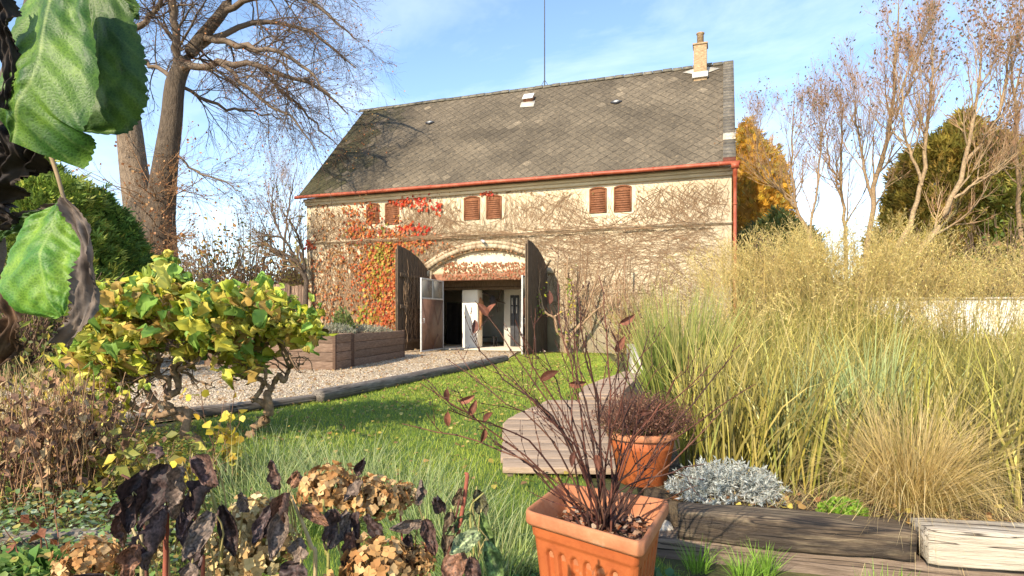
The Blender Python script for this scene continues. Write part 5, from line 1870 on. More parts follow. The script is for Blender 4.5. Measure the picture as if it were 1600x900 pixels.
g = Geo()
pt = sample_poly(LAWN, 150000, 1.9, 2.4)
d = pt[:, 1]
H = r6.uniform(.025, .06, len(pt)) * (1 + .25 * np.sin(pt[:, 0] * 3) * np.sin(pt[:, 1] * 2.1))
Wd = np.clip(.0022 * d / 3, .0026, .012)
base = np.stack([pt[:, 0], pt[:, 1], np.full(len(pt), .003)], -1)
pn = np.array([mnoise.noise(Vector((a * 1.1, b * .7, 2))) for a, b in pt])
c0 = pick([(.25, .34, .04), (.32, .41, .05), (.19, .28, .035), (.42, .44, .08)], len(pt), r6, .2)
c0 = c0 * (1 + .25 * pn[:, None]) + np.clip(pn - .15, 0, 1)[:, None] * np.array([.12, .07, .01])
ribbons(g, base, r6.uniform(0, 2 * math.pi, len(pt)), r6.uniform(0, .7, len(pt)), H, Wd, r6.uniform(0, .8, len(pt)), K=2, col=c0)
tag(g.build('lawn_grass', M['grass']), kind='stuff')

g = Geo()
pt = np.concatenate([sample_poly(LAWN, 1500, 1.1, 4.5), sample_poly([(-2.5, 8), (.1, 8), (3, 20), (3, 21.5), (.4, 21.6), (-.2, 17)], 1100)])
m = len(pt)
fl = rdir(m, r6)
fl[:, 2] *= .25
scatter(g, ROUND, np.stack([pt[:, 0], pt[:, 1], r6.uniform(.035, .06, m)], -1), fl, UP + rdir(m, r6) * .5, r6.uniform(.03, .06, m), pick([(.5, .38, .08), (.42, .25, .08), (.55, .46, .14), (.3, .17, .07)], m, r6))
pt = sample_poly(GRAVEL, 6500, 1.0)
m = len(pt)
fl = rdir(m, r6)
fl[:, 2] *= .25
scatter(g, ROUND, np.stack([pt[:, 0], pt[:, 1], r6.uniform(.014, .04, m)], -1), fl, UP + rdir(m, r6) * .5, r6.uniform(.03, .075, m), pick([(.5, .33, .14), (.42, .24, .1), (.58, .44, .24), (.34, .19, .09), (.6, .5, .34)], m, r6))
pt = sample_poly([(-9, 1), (0, 1), (-2, 5), (-4, 7.4), (-9, 6)], 1500, 1.0)
m = len(pt)
fl = rdir(m, r6)
fl[:, 2] *= .3
scatter(g, ROUND, np.stack([pt[:, 0], pt[:, 1], r6.uniform(.015, .06, m)], -1), fl, UP + rdir(m, r6) * .6, r6.uniform(.03, .06, m), pick([(.3, .15, .06), (.45, .3, .08), (.2, .11, .06)], m, r6))
tag(g.build('fallen_leaves', M['leaf']), kind='stuff')

g = Geo()
pt = sample_poly(GRAVEL, 22000, 1.6, 6.2, 20)
m = len(pt)
oct_v = np.array([[1, 0, 0], [0, 1, 0], [-1, 0, 0], [0, -1, 0], [0, 0, .7], [0, 0, -.7]])
oct_f = np.array([[0, 1, 4], [1, 2, 4], [2, 3, 4], [3, 0, 4], [1, 0, 5], [2, 1, 5], [3, 2, 5], [0, 3, 5]])
fl = rdir(m, r6)
fl[:, 2] *= .2
scatter(g, (oct_v, oct_f), np.stack([pt[:, 0], pt[:, 1], np.full(m, .012)], -1), fl, UP + rdir(m, r6) * .4, r6.uniform(.012, .026, m), pick([(.66, .56, .41), (.54, .43, .3), (.74, .66, .53), (.42, .33, .22)], m, r6))
tag(g.build('gravel_stones', M['white_plaster'] if False else M['leaf']), kind='stuff')

# ------------------------------------------------------------------ grasses of the right bed
GR = [(.15, .19, .025), (.24, .27, .04), (.34, .33, .07), (.085, .12, .02), (.44, .39, .11)]
ST = [(.42, .35, .09), (.54, .44, .15), (.32, .27, .06), (.60, .50, .2), (.22, .21, .04)]


def zbed(x, y):
    return np.where(inside(BEDR, x, y), .21, 0.0)


def clump(name, c, n, rx, ry, H, W, lean, bend, cols, lab, cat='grass', tip=None, group=None, plume=0, plumec=None, K=5, litter=True, ph_h=.35):
    c = np.asarray(c, float)
    t_ = thing(name, lab, cat, c, group)
    ph, rad = r6.uniform(0, 2 * math.pi, n), np.sqrt(r6.uniform(0, 1, n))
    base = np.stack([c[0] + rx * rad * np.cos(ph), c[1] + ry * rad * np.sin(ph), np.full(n, c[2])], -1)
    az = ph + r6.normal(size=n) * .7
    ln = np.abs(r6.normal(size=n)) * lean * (.4 + rad)
    g = Geo()
    hh = r6.uniform(H[0], H[1], n)
    c0 = pick(cols, n, r6, .2)
    tc_ = pick(tip, n, r6, .2) if tip else None
    P = ribbons(g, base, az, ln, hh, r6.uniform(W[0], W[1], n), np.abs(r6.normal(size=n)) * bend, K=K, col=c0, tipcol=tc_, r=r6)
    g.build('blades', M['grass'], t_)
    if plume:
        g = Geo()
        k = r6.choice(n, min(plume, n), replace=False)
        tip_ = P[k, -1]
        dr = nrm(P[k, -1] - P[k, -2])
        dr = nrm(dr + UP * .9)
        m = len(k)
        S = np.stack([P[k, -2], tip_, tip_ + dr * ph_h * .6, tip_ + dr * ph_h + r6.normal(size=(m, 3)) * .04], 1)
        R = np.tile(np.array([.0022, .002, .0016, .001]), (m, 1))
        tubes(g, S, R, 3, col=pick(plumec, m, r6))
        a_, b_ = children(S, R, 14, .3, 1, (.3, .9), (ph_h * .25, ph_h * .6), .6, .12, (0, 0, -.02), 3, r6, .6, .0012)
        tubes(g, a_, np.maximum(b_, .0013), 3, col=pick(plumec, len(a_), r6))
        q = np.concatenate([a_[:, -1], a_[:, 2], a_[:, 1]])
        scatter(g, SLIM, q, rdir(len(q), r6), rdir(len(q), r6), r6.uniform(.015, .034, len(q)), pick(plumec, len(q), r6, .3))
        g.build('plumes', M['grass'], t_)
    return t_


# the mass of reeds and tall grasses
def mass(name, poly, n, H, W, cols, tips, lean, bend, plume=0, plumec=None, npow=1.0, hfun=None, ph_h=.4):
    pt = sample_poly(poly, n, npow)
    n = len(pt)
    base = np.stack([pt[:, 0], pt[:, 1], zbed(pt[:, 0], pt[:, 1])], -1)
    g = Geo()
    nz_ = np.array([mnoise.noise(Vector((a * 1.5, b * 1.5, 5))) for a, b in pt])
    hh = r6.uniform(H[0], H[1], n) * (.86 + .30 * nz_)
    if hfun is not None:
        hh *= hfun(pt)
    mixf = np.clip(.5 + nz_ * 1.1 + r6.normal(size=n) * .3, 0, 1)[:, None]
    c0 = (pick(cols, n, r6, .3) * (1 - mixf * .55) + pick(tips, n, r6, .2) * mixf * .55) * np.array([.80, .72, .6]) * np.exp(r6.normal(size=(n, 1)) * .45)
    P = ribbons(g, base, r6.normal(.6, 1.6, n), np.abs(r6.normal(size=n)) * lean, hh, r6.uniform(W[0], W[1], n) * np.clip(pt[:, 1] / 5, .8, 2.2), np.abs(r6.normal(size=n)) * bend, K=5, col=np.clip(c0, .01, .8), tipcol=np.clip(c0 * 1.15 + .02, .01, .8) * .6 + .4 * pick(tips, n, r6, .4), r=r6)
    if plume:
        wp_ = np.clip((pt[:, 0] / pt[:, 1] - .30) / .1, .03, 1)
        k = r6.choice(n, plume, replace=False, p=wp_ / wp_.sum())
        dr = nrm(nrm(P[k, -1] - P[k, -2]) + UP * .9 + r6.normal(size=(plume, 3)) * .2)
        tip_ = P[k, -1]
        S = np.stack([P[k, -2], tip_, tip_ + dr * ph_h * .6, tip_ + dr * ph_h + r6.normal(size=(plume, 3)) * .06], 1)
        R = np.tile(np.array([.003, .0026, .002, .0014]), (plume, 1))
        tubes(g, S, R, 3, col=pick(plumec, plume, r6))
        a_, b_ = children(S, R, 14, .2, 1, (.35, 1.0), (ph_h * .3, ph_h * .75), .6, .15, (0, 0, -.03), 3, r6, .6, .0016)
        tubes(g, a_, np.maximum(b_, .0015), 3, col=pick(plumec, len(a_), r6))
        q = np.concatenate([a_[:, -1], a_[:, 2], a_[:, 1]])
        scatter(g, SLIM, q, rdir(len(q), r6), rdir(len(q), r6), r6.uniform(.018, .038, len(q)), pick(plumec, len(q), r6, .3))
    return tag(g.build(name, M['grass']), kind='stuff')


PLM = [(.70, .53, .20), (.76, .59, .26), (.58, .43, .14), (.64, .54, .18)]
NEARB = [(1.2, 4.3), (1.25, 3.8), (2.3, 3.4), (4.6, 2.9), (6.5, 3.2), (7.5, 5.6), (1.55, 5.6)]
MIDB = [(1.6, 5.4), (7.5, 5.4), (11, 8.8), (2.45, 8.8)]
FARB = [(2.9, 8.8), (11, 8.8), (13.5, 12.5), (4.6, 14.5), (3.6, 12.4)]
mass('reed_bed', NEARB, 7500, (.6, 1.25), (.006, .026), GR, ST, .26, 1.1, npow=1.0)
mass('reed_bed', MIDB, 9000, (.9, 1.6), (.005, .018), GR, ST, .24, 1.0, plume=240, plumec=PLM, hfun=lambda p: (.58 + .42 * np.clip((p[:, 0] / p[:, 1] - .24) / .16, 0, 1)) * np.clip(.74 + .25 * np.exp(-((p[:, 0] / p[:, 1] - .55) / .16) ** 2), .5, 1.3))
mass('reed_bed', FARB, 6000, (1.0, 1.8), (.005, .016), GR, ST, .24, .9, plume=270, plumec=PLM, hfun=lambda p: (.55 + .45 * np.clip((p[:, 0] / p[:, 1] - .28) / .14, 0, 1)) * np.clip(.56 + .50 * np.exp(-((p[:, 0] / p[:, 1] - .5) / .17) ** 2), .5, 1.3))

clump('tall_grass', (1.75, 6.3, .2), 460, .30, .3, (1.0, 1.6), (.010, .019), .20, .45, [(.12, .18, .03), (.16, .23, .035), (.08, .12, .02), (.26, .28, .06)], 'upright dark green clump of tall grass right of the fan trellis', tip=[(.3, .33, .08), (.4, .36, .12)])
clump('tall_grass', (2.25, 7.4, .2), 420, .35, .3, (.8, 1.25), (.010, .018), .26, .8, [(.2, .26, .05), (.3, .33, .08)], 'arching green clump with small tan plumes against the right end of the barn', tip=ST, plume=60, plumec=PLM, ph_h=.22)
clump('tall_grass', (4.3, 7.7, .2), 520, .5, .4, (1.35, 1.9), (.009, .016), .22, .6, [(.3, .33, .07), (.36, .36, .09)], 'tallest plumed grass clump under the gap of sky between the conifers', tip=ST, plume=330, plumec=PLM, ph_h=.5)
clump('tall_grass', (3.5, 8.2, .2), 420, .45, .4, (1.25, 1.75), (.009, .016), .22, .6, [(.28, .32, .07), (.36, .36, .09)], 'plumed golden grass clump in front of the dark bluish conifer', tip=ST, plume=280, plumec=PLM, ph_h=.5)
clump('tall_grass', (5.6, 7.4, .2), 420, .5, .4, (1.1, 1.55), (.009, .016), .34, .6, [(.32, .33, .08), (.4, .36, .1)], 'plumed pale gold clump below the slanting pale trunks', tip=ST, plume=280, plumec=PLM, ph_h=.5)
clump('blue_grass', (1.93, 4.05, .2), 130, .12, .1, (.45, .95), (.007, .014), .2, .5, [(.24, .32, .13), (.29, .36, .16), (.2, .28, .1)], 'narrow blue green upright grass clump behind the silver plant', tip=[(.38, .42, .2)])
clump('tall_grass', (2.5, 4.2, .2), 200, .16, .14, (.7, 1.15), (.010, .018), .16, .4, [(.26, .36, .14), (.3, .4, .16), (.36, .4, .14)], 'fresh pale green clump between the blue green and the blond grass', tip=[(.4, .44, .18)])
clump('blond_sedge', (2.28, 3.42, .21), 2600, .16, .12, (.42, .84), (.0024, .0046), .62, 2.3, [(.50, .35, .12), (.6, .44, .17), (.42, .31, .09), (.5, .41, .13)], 'fountain of fine blond sedge spilling over the sleeper joint', 'ornamental grass', tip=[(.66, .5, .24), (.72, .57, .32), (.58, .42, .18)], K=7)

# short dry litter along the back of the sleepers
g = Geo()
m = 2600
tx = r6.uniform(0, 1, m)
px_ = .95 + tx * 3.2
py_ = 3.52 - (px_ - .95) * .30 + r6.uniform(0, .45, m)
ribbons(g, np.stack([px_, py_, np.full(m, .208)], -1), r6.uniform(0, 6.28, m), r6.uniform(.4, 1.5, m), r6.uniform(.05, .2, m), r6.uniform(.002, .005, m), r6.uniform(0, 1.2, m), K=3, col=pick([(.42, .3, .13), (.3, .2, .09), (.5, .38, .18), (.2, .22, .05)], m, r6))
m = 220
fl = rdir(m, r6)
fl[:, 2] *= .3
px_ = r6.uniform(.95, 3.2, m)
scatter(g, ROUND, np.stack([px_, 3.46 - (px_ - .95) * .29 + r6.uniform(0, .4, m), r6.uniform(.215, .25, m)], -1), fl, UP + rdir(m, r6) * .5, r6.uniform(.02, .05, m), pick([(.5, .3, .1), (.3, .14, .06), (.6, .48, .1), (.4, .24, .1)], m, r6))
tag(g.build('dry_litter', M['grass']), kind='stuff')

# grass tussocks before the pot and the green fine grass of the left foreground
for (px, py, lab) in ((1090, 880, 'small grass tuft against the bottom sleeper near the pot'), (1195, 885, 'right one of the small grass tufts against the bottom sleeper'), (1160, 893, 'tiny grass tuft between two larger ones at the bottom sleeper')):
    b = GP(px, py + 14)
    clump('grass_tuft', b, 110, .05, .04, (.09, .2), (.003, .005), .4, .8, [(.2, .36, .04), (.26, .42, .06), (.15, .28, .03)], lab, K=4)
b = GP(1380, 915)
clump('grass_tuft', b, 60, .16, .05, (.06, .12), (.003, .005), .4, .8, [(.22, .36, .05), (.28, .4, .07)], 'sparse grass blades at the bottom edge under the sleeper joint', K=4)

FG = [(.17, .28, .05), (.24, .36, .07), (.32, .42, .10), (.11, .2, .035), (.42, .4, .14), (.08, .15, .03)]
FT = [(.36, .42, .20), (.42, .45, .24), (.46, .44, .22)]
for (px, py, n, rr_, lab) in ((430, 690, 750, .30, 'fine pale green grass clump under the right corkscrew hazel'),
                              (540, 720, 900, .30, 'fine arching grass clump in the middle of the lawn edge'),
                              (470, 770, 900, .28, 'fine grass clump rising behind the brown hydrangea heads'),
                              (620, 745, 900, .30, 'fine grass clump sweeping right over the lawn'),
                              (690, 800, 900, .27, 'fine grass clump left of the square planter'),
                              (380, 740, 700, .26, 'fine grass clump beside the wilted black leaves'),
                              (760, 870, 700, .20, 'fine grass clump at the foot of the square planter')):
    b = GP(px, py + 60)
    clump('grass_clump', b, int(n * .62), rr_, rr_ * .8, (.20, .56), (.003, .0075), .55, 1.3, FG, lab, 'ornamental grass', tip=FT, K=6)

# ------------------------------------------------------------------ left bed: ground cover, dry perennials
g = Geo()
m = 30000
pt = sample_poly([(-6.5, 2.0), (-1.2, 2.0), (-1.6, 3.2), (-2.5, 5.0), (-3.6, 6.6), (-6.5, 6.2)], m, 1.5)
m = len(pt)
pn = np.array([mnoise.noise(Vector((a * 1.6, b * 1.6, 9))) for a, b in pt])
hh = r6.uniform(.03, .2, m) * (1 + .6 * pn)
cg = pick([(.17, .27, .06), (.12, .21, .045), (.24, .32, .08), (.36, .36, .08), (.4, .28, .08)], m, r6)
cs2 = pick([(.20, .27, .14), (.36, .42, .27), (.18, .28, .1), (.2, .3, .08), (.42, .36, .1)], m, r6)
silver = ((pn > -.05) & (pt[:, 1] < 4.4) & (pt[:, 0] < -1.7))[:, None]
cg = np.where(silver, cs2, cg)
fl = rdir(m, r6)
fl[:, 2] = np.abs(fl[:, 2]) * .4
scatter(g, ROUND, np.stack([pt[:, 0], pt[:, 1], hh], -1), fl, UP + rdir(m, r6) * .5, r6.uniform(.014, .042, m), cg)
tag(g.build('ground_cover', M['leaf']), kind='stuff')


def stalks(name, c, rx, ry, n, H, nleaf, cols, lcols, lsize, lab, cat='plant', tmpl=LEAF, rad=(.002, .0045), droop=-.9, lean=.18, brn=2, tmin=.25, mat='dryleaf'):
    c = np.asarray(c, float)
    t_ = thing(name, lab, cat, c)
    ph, rd = r6.uniform(0, 2 * math.pi, n), np.sqrt(r6.uniform(0, 1, n))
    b = np.stack([c[0] + rx * rd * np.cos(ph), c[1] + ry * rd * np.sin(ph), np.full(n, c[2])], -1)
    h = r6.uniform(H[0], H[1], n)
    d = nrm(np.stack([r6.normal(size=n) * lean, r6.normal(size=n) * lean, np.ones(n)], -1))
    K = 7
    P = b[:, None] + d[:, None] * h[:, None, None] * np.linspace(0, 1, K + 1)[None, :, None]
    P[:, 1:] += np.cumsum(r6.normal(size=(n, K, 3)) * .012, 1)
    R = np.linspace(rad[1], rad[0], K + 1)[None] * r6.uniform(.7, 1.2, n)[:, None]
    g = Geo()
    tubes(g, P, R, 5, col=pick(cols, n, r6))
    src = P
    if brn:
        a_, b_ = children(P, R, brn, .3, .95, (.4, .9), (H[1] * .15, H[1] * .35), .7, .12, (0, 0, .05), 4, r6, .5, .0012)
        tubes(g, a_, b_, 4, col=pick(cols, len(a_), r6))
    g.build('stems', M['twig'], t_, smooth=True)
    if nleaf:
        g = Geo()
        k = r6.integers(0, n, nleaf)
        x = r6.uniform(tmin, 1, nleaf) * K
        kk = np.minimum(x.astype(int), K - 1)
        pos = P[k, kk] + (P[k, kk + 1] - P[k, kk]) * (x - kk)[:, None]
        if brn:
            j = r6.integers(0, len(a_), nleaf)
            alt = a_[j, r6.integers(1, 5, nleaf)]
            pos = np.where(r6.random((nleaf, 1)) < .5, alt, pos)
        f = rdir(nleaf, r6)
        f[:, 2] = f[:, 2] * .5 + droop
        scatter(g, tmpl, pos, f, rdir(nleaf, r6) + np.array([0, -.6, .3]), r6.uniform(*lsize, nleaf), pick(lcols, nleaf, r6, .25))
        g.build('leaves', M[mat], t_)
    return t_


BRL = [(.24, .13, .08), (.34, .19, .10), (.15, .085, .055), (.46, .31, .16)]
BRS = [(.32, .18, .09), (.44, .28, .14), (.24, .13, .08)]
YLW = [(.6, .46, .04), (.6, .48, .07), (.5, .32, .04), (.42, .4, .06)]
stalks('dry_perennial', GP(50, 800), .42, .3, 120, (.5, 1.0), 760, BRS, BRL, (.04, .085), 'brown withered perennial with hanging dry leaves at the left edge')
stalks('dry_perennial', GP(120, 785), .30, .25, 80, (.45, .95), 520, BRS, BRL + [(.5, .38, .06)], (.04, .08), 'brown withered perennial with a few yellow leaves left of the hazel')
stalks('dry_grass', GP(30, 720), .6, .4, 110, (.5, 1.0), 240, [(.5, .38, .18), (.42, .3, .14)], [(.5, .4, .2), (.4, .3, .12)], (.08, .16), 'straw coloured dry stems at the left edge behind the brown perennials', tmpl=SLIM, brn=1)
stalks('yellow_shrub', GP(90, 700), .7, .45, 30, (.7, 1.35), 420, [(.3, .22, .1)], [(.34, .36, .06), (.5, .44, .08), (.24, .3, .05), (.55, .4, .06)], (.07, .14), 'light yellow green leafy shrub between the big leaf and the hazel', mat='leaf', tmpl=SLIM, lean=.3)
stalks('yellow_sapling', GP(345, 765), .10, .1, 9, (.4, .85), 60, [(.2, .11, .07)], YLW, (.05, .085), 'small sapling with bright yellow leaves in front of the hazel trunks', tmpl=ROUND, lean=.14, tmin=.5, mat='leaf', droop=-.4)
stalks('yellow_sapling', GP(295, 800), .16, .12, 10, (.2, .4), 40, [(.2, .11, .07)], YLW, (.045, .08), 'low yellow leaved seedling beside the hazel foot', tmpl=ROUND, lean=.2, tmin=.4, mat='leaf', droop=-.3)
stalks('yellow_perennial', GP(215, 790), .4, .25, 34, (.2, .5), 260, [(.3, .2, .1)], [(.5, .38, .06), (.4, .36, .08), (.3, .3, .07)], (.06, .13), 'low yellowing leafy plants in the left bed below the hazel', tmpl=LEAF, lean=.35, mat='leaf', droop=-.3)
stalks('rusty_weed', GP(95, 905), .05, .05, 4, (.25, .42), 14, [(.22, .09, .05)], [(.3, .1, .04), (.22, .08, .04)], (.05, .08), 'thin weed with rusty hanging leaves at the left, over the silver ground cover', brn=1)
timber('edging_log', (-3.35, 3.28, 0), (-1.95, 3.42, .0), .10, .11, M['log'], 'short grey log lying in the ground cover at the lower left', 'edging log', 8, .006, .8)
cushion('green_herb', GP(75, 915), .3, .16, .14, 260, [(.14, .25, .05), (.2, .3, .07), (.1, .2, .04)], (.05, .10), 'fresh green leafy herb in the lower left corner', 'plant', ROUND, .4)
cushion('ivy', GP(790, 940), .22, .16, .14, 160, [(.07, .15, .05), (.1, .2, .07), (.2, .28, .15)], (.03, .06), 'dark ivy leaves at the left foot of the square planter', 'plant', ROUND, .3)
cushion('ivy', GP(1030, 930), .12, .1, .1, 60, [(.07, .15, .06), (.12, .2, .1)], (.03, .06), 'small ivy patch at the right foot of the square planter', 'plant', ROUND, .3)

# ------------------------------------------------------------------ corkscrew hazels
def hazel(lab, b, lst, D, blobs, n, seed):
    r = np.random.default_rng(seed)
    t_ = thing('corkscrew_hazel', lab, 'shrub', b)
    Ps, Rs = [], []
    for pts, rad in lst:
        P, R = smooth_path([PX(p[0], p[1], D + (p[2] if len(p) > 2 else 0)) for p in pts], 40, np.array(rad) / FPX * D)
        s = np.linspace(0, 1, 40)
        L = np.linalg.norm(P[-1] - P[0])
        w_ = .045 * np.minimum(1, s * 5)
        P = P + np.stack([w_ * np.sin(s * L * 17 + r.random() * 6), w_ * np.cos(s * L * 17 + r.random() * 6), w_ * .7 * np.sin(s * L * 23 + r.random() * 6)], -1)
        R = R * .78 * (1 + .16 * np.sin(s * 37) + .08 * r.normal(size=40))
        Ps.append(P)
        Rs.append(R)
    Ps, Rs = np.array(Ps), np.array(Rs)
    g = Geo()
    tubes(g, Ps, Rs, 9, col=(.30, .20, .12))
    g.build('trunk', M['fine_bark'], t_, smooth=True)
    g = Geo()
    a1, b1 = children(Ps[:, 15:], Rs[:, 15:], 7, .2, 1, (.5, 1.2), (.4, .9), .5, .45, (0, 0, .1), 12, r, .4, .004)
    a2, b2 = children(a1, b1, 4, .3, 1, (.5, 1.2), (.2, .45), .6, .5, (0, 0, .05), 8, r, .5, .0028)
    tubes(g, a1, b1, 5, col=(.2, .13, .08))
    tubes(g, a2, b2, 4, col=(.2, .13, .08))
    g.build('twigs', M['twig'], t_, smooth=True)
    wts = np.array([q[4] for q in blobs], float)
    k = r.choice(len(blobs), n, p=wts / wts.sum())
    q = np.array([x[:4] for x in blobs])[k]
    px = q[:, 0] + np.clip(r.normal(size=n), -1.9, 1.9) * q[:, 2]
    py = q[:, 1] - 10 + np.clip(r.normal(size=n), -1.7, 1.5) * q[:, 3] * .95 + 5 * np.sin(px * .21)
    dd = D + r.normal(size=n) * .34
    pos = np.stack([(px - 800) / FPX * dd, dd, CAMZ + (HZ - py) / FPX * dd], -1)
    f = rdir(n, r) * .6 + np.array([0, 0, -.95])
    hang = r.random(n) < .25
    pos[hang, 2] -= r.random(int(hang.sum())) * .16
    top = (py < q[:, 1] - q[:, 3] * .7)
    yel = [(.50, .50, .05), (.60, .56, .08), (.42, .46, .05), (.62, .50, .10), (.50, .33, .09), (.66, .62, .14)]
    grn = [(.26, .42, .08), (.32, .5, .11), (.2, .33, .06), (.4, .5, .09)]
    cc = np.where((r.random(n) < np.where(top, .42, .12))[:, None], pick(grn, n, r, .2), pick(yel, n, r, .2))
    V, F = CRINK
    g = Geo()
    # every leaf crumpled in its own way: a few variants of the crinkled template
    for v in range(12):
        sel = np.arange(n) % 12 == v
        V2 = V + r.normal(size=V.shape) * np.array([.08, .05, .17]) + np.stack([0 * V[:, 0], 0 * V[:, 0], -r.uniform(.2, .8) * V[:, 1] ** 2 + r.normal() * V[:, 0] * V[:, 1] + .8 * np.abs(V[:, 0])], -1)
        scatter(g, (V2, F), pos[sel], f[sel], rdir(int(sel.sum()), r) + np.array([0, -1.0, .2]), (.055 + .11 * r.random(int(sel.sum())) ** 1.6), cc[sel])
    g.build('leaves', M['leaf'], t_, smooth=True)
    return t_


cv, cf = [], []
for a in range(5):
    t = a / 4
    wd = [.1, .40, .46, .34, .02][a]
    for b_ in (-1, -.5, 0, .5, 1):
        cv.append([b_ * wd, t, .22 * abs(b_) * wd + (.12 if abs(b_) == .5 else 0) * (1 if a % 2 else -1) - .25 * t * t])
for a in range(4):
    for b_ in range(4):
        i0 = a * 5 + b_
        cf += [[i0, i0 + 1, i0 + 6], [i0, i0 + 6, i0 + 5]]
CRINK = (np.array(cv), np.array(cf))
hazel('left corkscrew hazel with a twisted trunk and crumpled yellow green leaves', GP(312, 720),
      [([(316, 730), (305, 690), (285, 650), (265, 628), (275, 590), (290, 545), (288, 500)], [12, 11, 9, 7.5, 6.5, 5, 3]),
       ([(290, 655), (255, 635), (225, 600), (195, 575), (190, 530)], [8, 7, 6, 4.5, 2.5]),
       ([(275, 640), (245, 648), (215, 636), (200, 610), (180, 600)], [7, 6.5, 5.5, 4, 2]),
       ([(262, 625), (258, 590), (245, 570), (250, 540), (230, 490)], [6, 5, 4.4, 3.6, 2]),
       ([(280, 580), (310, 555), (330, 520), (320, 470), (300, 430)], [5, 4.5, 3.5, 2.6, 1.6])],
      5.9, [(235, 490, 50, 26, 4), (165, 505, 34, 28, 2.6), (135, 560, 22, 22, 1.4), (190, 560, 26, 22, 1.8), (165, 605, 14, 22, .8), (300, 480, 36, 26, 2.6), (325, 470, 34, 14, 1.2), (255, 440, 22, 14, .8), (262, 420, 10, 7, .3), (180, 470, 26, 12, 1), (320, 530, 22, 18, 1.2), (262, 412, 8, 5, .25), (215, 455, 8, 8, .3)], 1120, 201)
hazel('right corkscrew hazel with a pale curled trunk and green yellow leaves', GP(392, 690),
      [([(385, 705), (398, 672), (416, 640), (424, 610), (432, 590), (452, 590), (452, 565), (444, 540), (440, 510)], [11, 10, 9, 7, 5.5, 5, 4.5, 3.6, 2.4]),
       ([(418, 635), (400, 620), (402, 600), (388, 580), (385, 545)], [7, 5.5, 4.6, 3.6, 2]),
       ([(424, 612), (415, 590), (405, 570), (418, 540), (400, 500)], [5, 4, 3.4, 2.6, 1.6])],
      6.5, [(395, 500, 34, 26, 3), (425, 495, 34, 18, 2), (360, 520, 22, 26, 1.6), (470, 510, 18, 14, 1.2), (380, 560, 16, 18, 1), (400, 482, 34, 10, .8), (350, 490, 20, 14, .8), (408, 452, 8, 8, .25), (485, 520, 8, 14, .5)], 700, 202)

# ------------------------------------------------------------------ withered hydrangeas in the near left corner
r7 = np.random.default_rng(303)
BLK = [(.06, .036, .032), (.10, .055, .042), (.045, .027, .024), (.17, .085, .05), (.09, .06, .058), (.14, .10, .075)]


def wilt(c, fwd, facing, L, W, col, curl=1.0, fold=.9, seed=0):
    """one hanging withered leaf as a folded, wavy, pointed sheet"""
    nu, nv = 24, 14
    g = Geo()
    f = nrm(np.asarray(fwd, float)[None])[0]
    s = nrm(np.cross(f, np.asarray(facing, float))[None])[0]
    u = np.cross(s, f)
    X = np.zeros((nu + 1, nv + 1, 3))
    C = np.zeros((nu + 1, nv + 1, 3))
    p = np.asarray(c, float).copy()
    for a in range(nu + 1):
        t = a / nu
        wd = W * (math.sin(math.pi * min(1, .04 + .96 * t) ** .8)) ** .75 * .5 + .0008
        for b in range(nv + 1):
            q = b / nv * 2 - 1
            ang = q * fold * (1 + .25 * math.sin(t * 5 + seed))
            vein = .0022 * math.cos((t * 9 - abs(q) * 2.0) * 2 * math.pi) * min(1, abs(q) * 4)
            wav = .14 * W * math.sin(t * 13 + q * 2 + seed * 1.7) * abs(q) ** 2 + .22 * W * mnoise.noise(Vector((t * 5 + seed, q * 2.5, seed * .7))) + .10 * W * mnoise.noise(Vector((t * 14 + seed, q * 7, seed * .7)))
            wd_ = 1
            X[a, b] = p + s * wd * math.sin(ang) / max(fold, .3) * 1.15 + u * (wd * (1 - math.cos(ang)) * 1.1 + vein + wav)
            C[a, b] = np.array(col) * ((2.2 if abs(q) < .1 else 1 + .7 * mnoise.noise(Vector((t * 7, q * 4, seed))) + .6 * max(0, math.cos((t * 9 - abs(q) * 2.0) * 2 * math.pi)) ** 4))
        ca = curl / nu * (.4 + 1.2 * t)
        f = nrm((f * math.cos(ca) + u * math.sin(ca))[None])[0]
        u = np.cross(s, f)
        p = p + f * L / nu
    i = np.arange((nu + 1) * (nv + 1)).reshape(nu + 1, nv + 1)
    g.add(X, quads=np.stack([i[:-1, :-1], i[1:, :-1], i[1:, 1:], i[:-1, 1:]], -1).reshape(-1, 4), col=np.clip(C.reshape(-1, 3), .004, 1))
    return g


def flower_head(c, R, cols, n=120, flat=.8):
    g = Geo()
    k = np.arange(n) + .5
    ph = np.pi * (1 + 5 ** .5) * k
    cz = 1 - 1.55 * k / n
    d = np.stack([np.cos(ph) * np.sqrt(1 - cz ** 2), np.sin(ph) * np.sqrt(1 - cz ** 2), cz * flat], -1)
    d = d + r7.normal(size=d.shape) * .10
    pos = np.asarray(c) + d * R * r7.uniform(.78, 1.08, (n, 1)) * (1 + .12 * np.sin(ph * .37)[:, None])
    nn = nrm(d)
    a = nrm(np.cross(nn, rdir(n, r7)))
    b = np.cross(nn, a)
    cc = pick(cols, n, r7, .2)
    for q in range(4):
        an = q * math.pi / 2 + r7.normal(size=n)[:, None] * .2
        f = a * np.cos(an) + b * np.sin(an) + nn * r7.uniform(-.3, .7, (n, 1))
        scatter(g, ROUND, pos, f, nn + rdir(n, r7) * .5, r7.uniform(.011, .019, n) * R / .075, cc * (1 + .12 * r7.normal(size=(n, 1))))
    # the stalks of the florets
    P = np.stack([np.tile(np.asarray(c) - np.array([0, 0, R * .6]), (n, 1)), np.asarray(c) + d * R * .5 - np.array([0, 0, R * .2]), pos], 1)
    tubes(g, P, np.full((n, 3), .0009), 3, col=np.array(cols[0]) * .5)
    return g


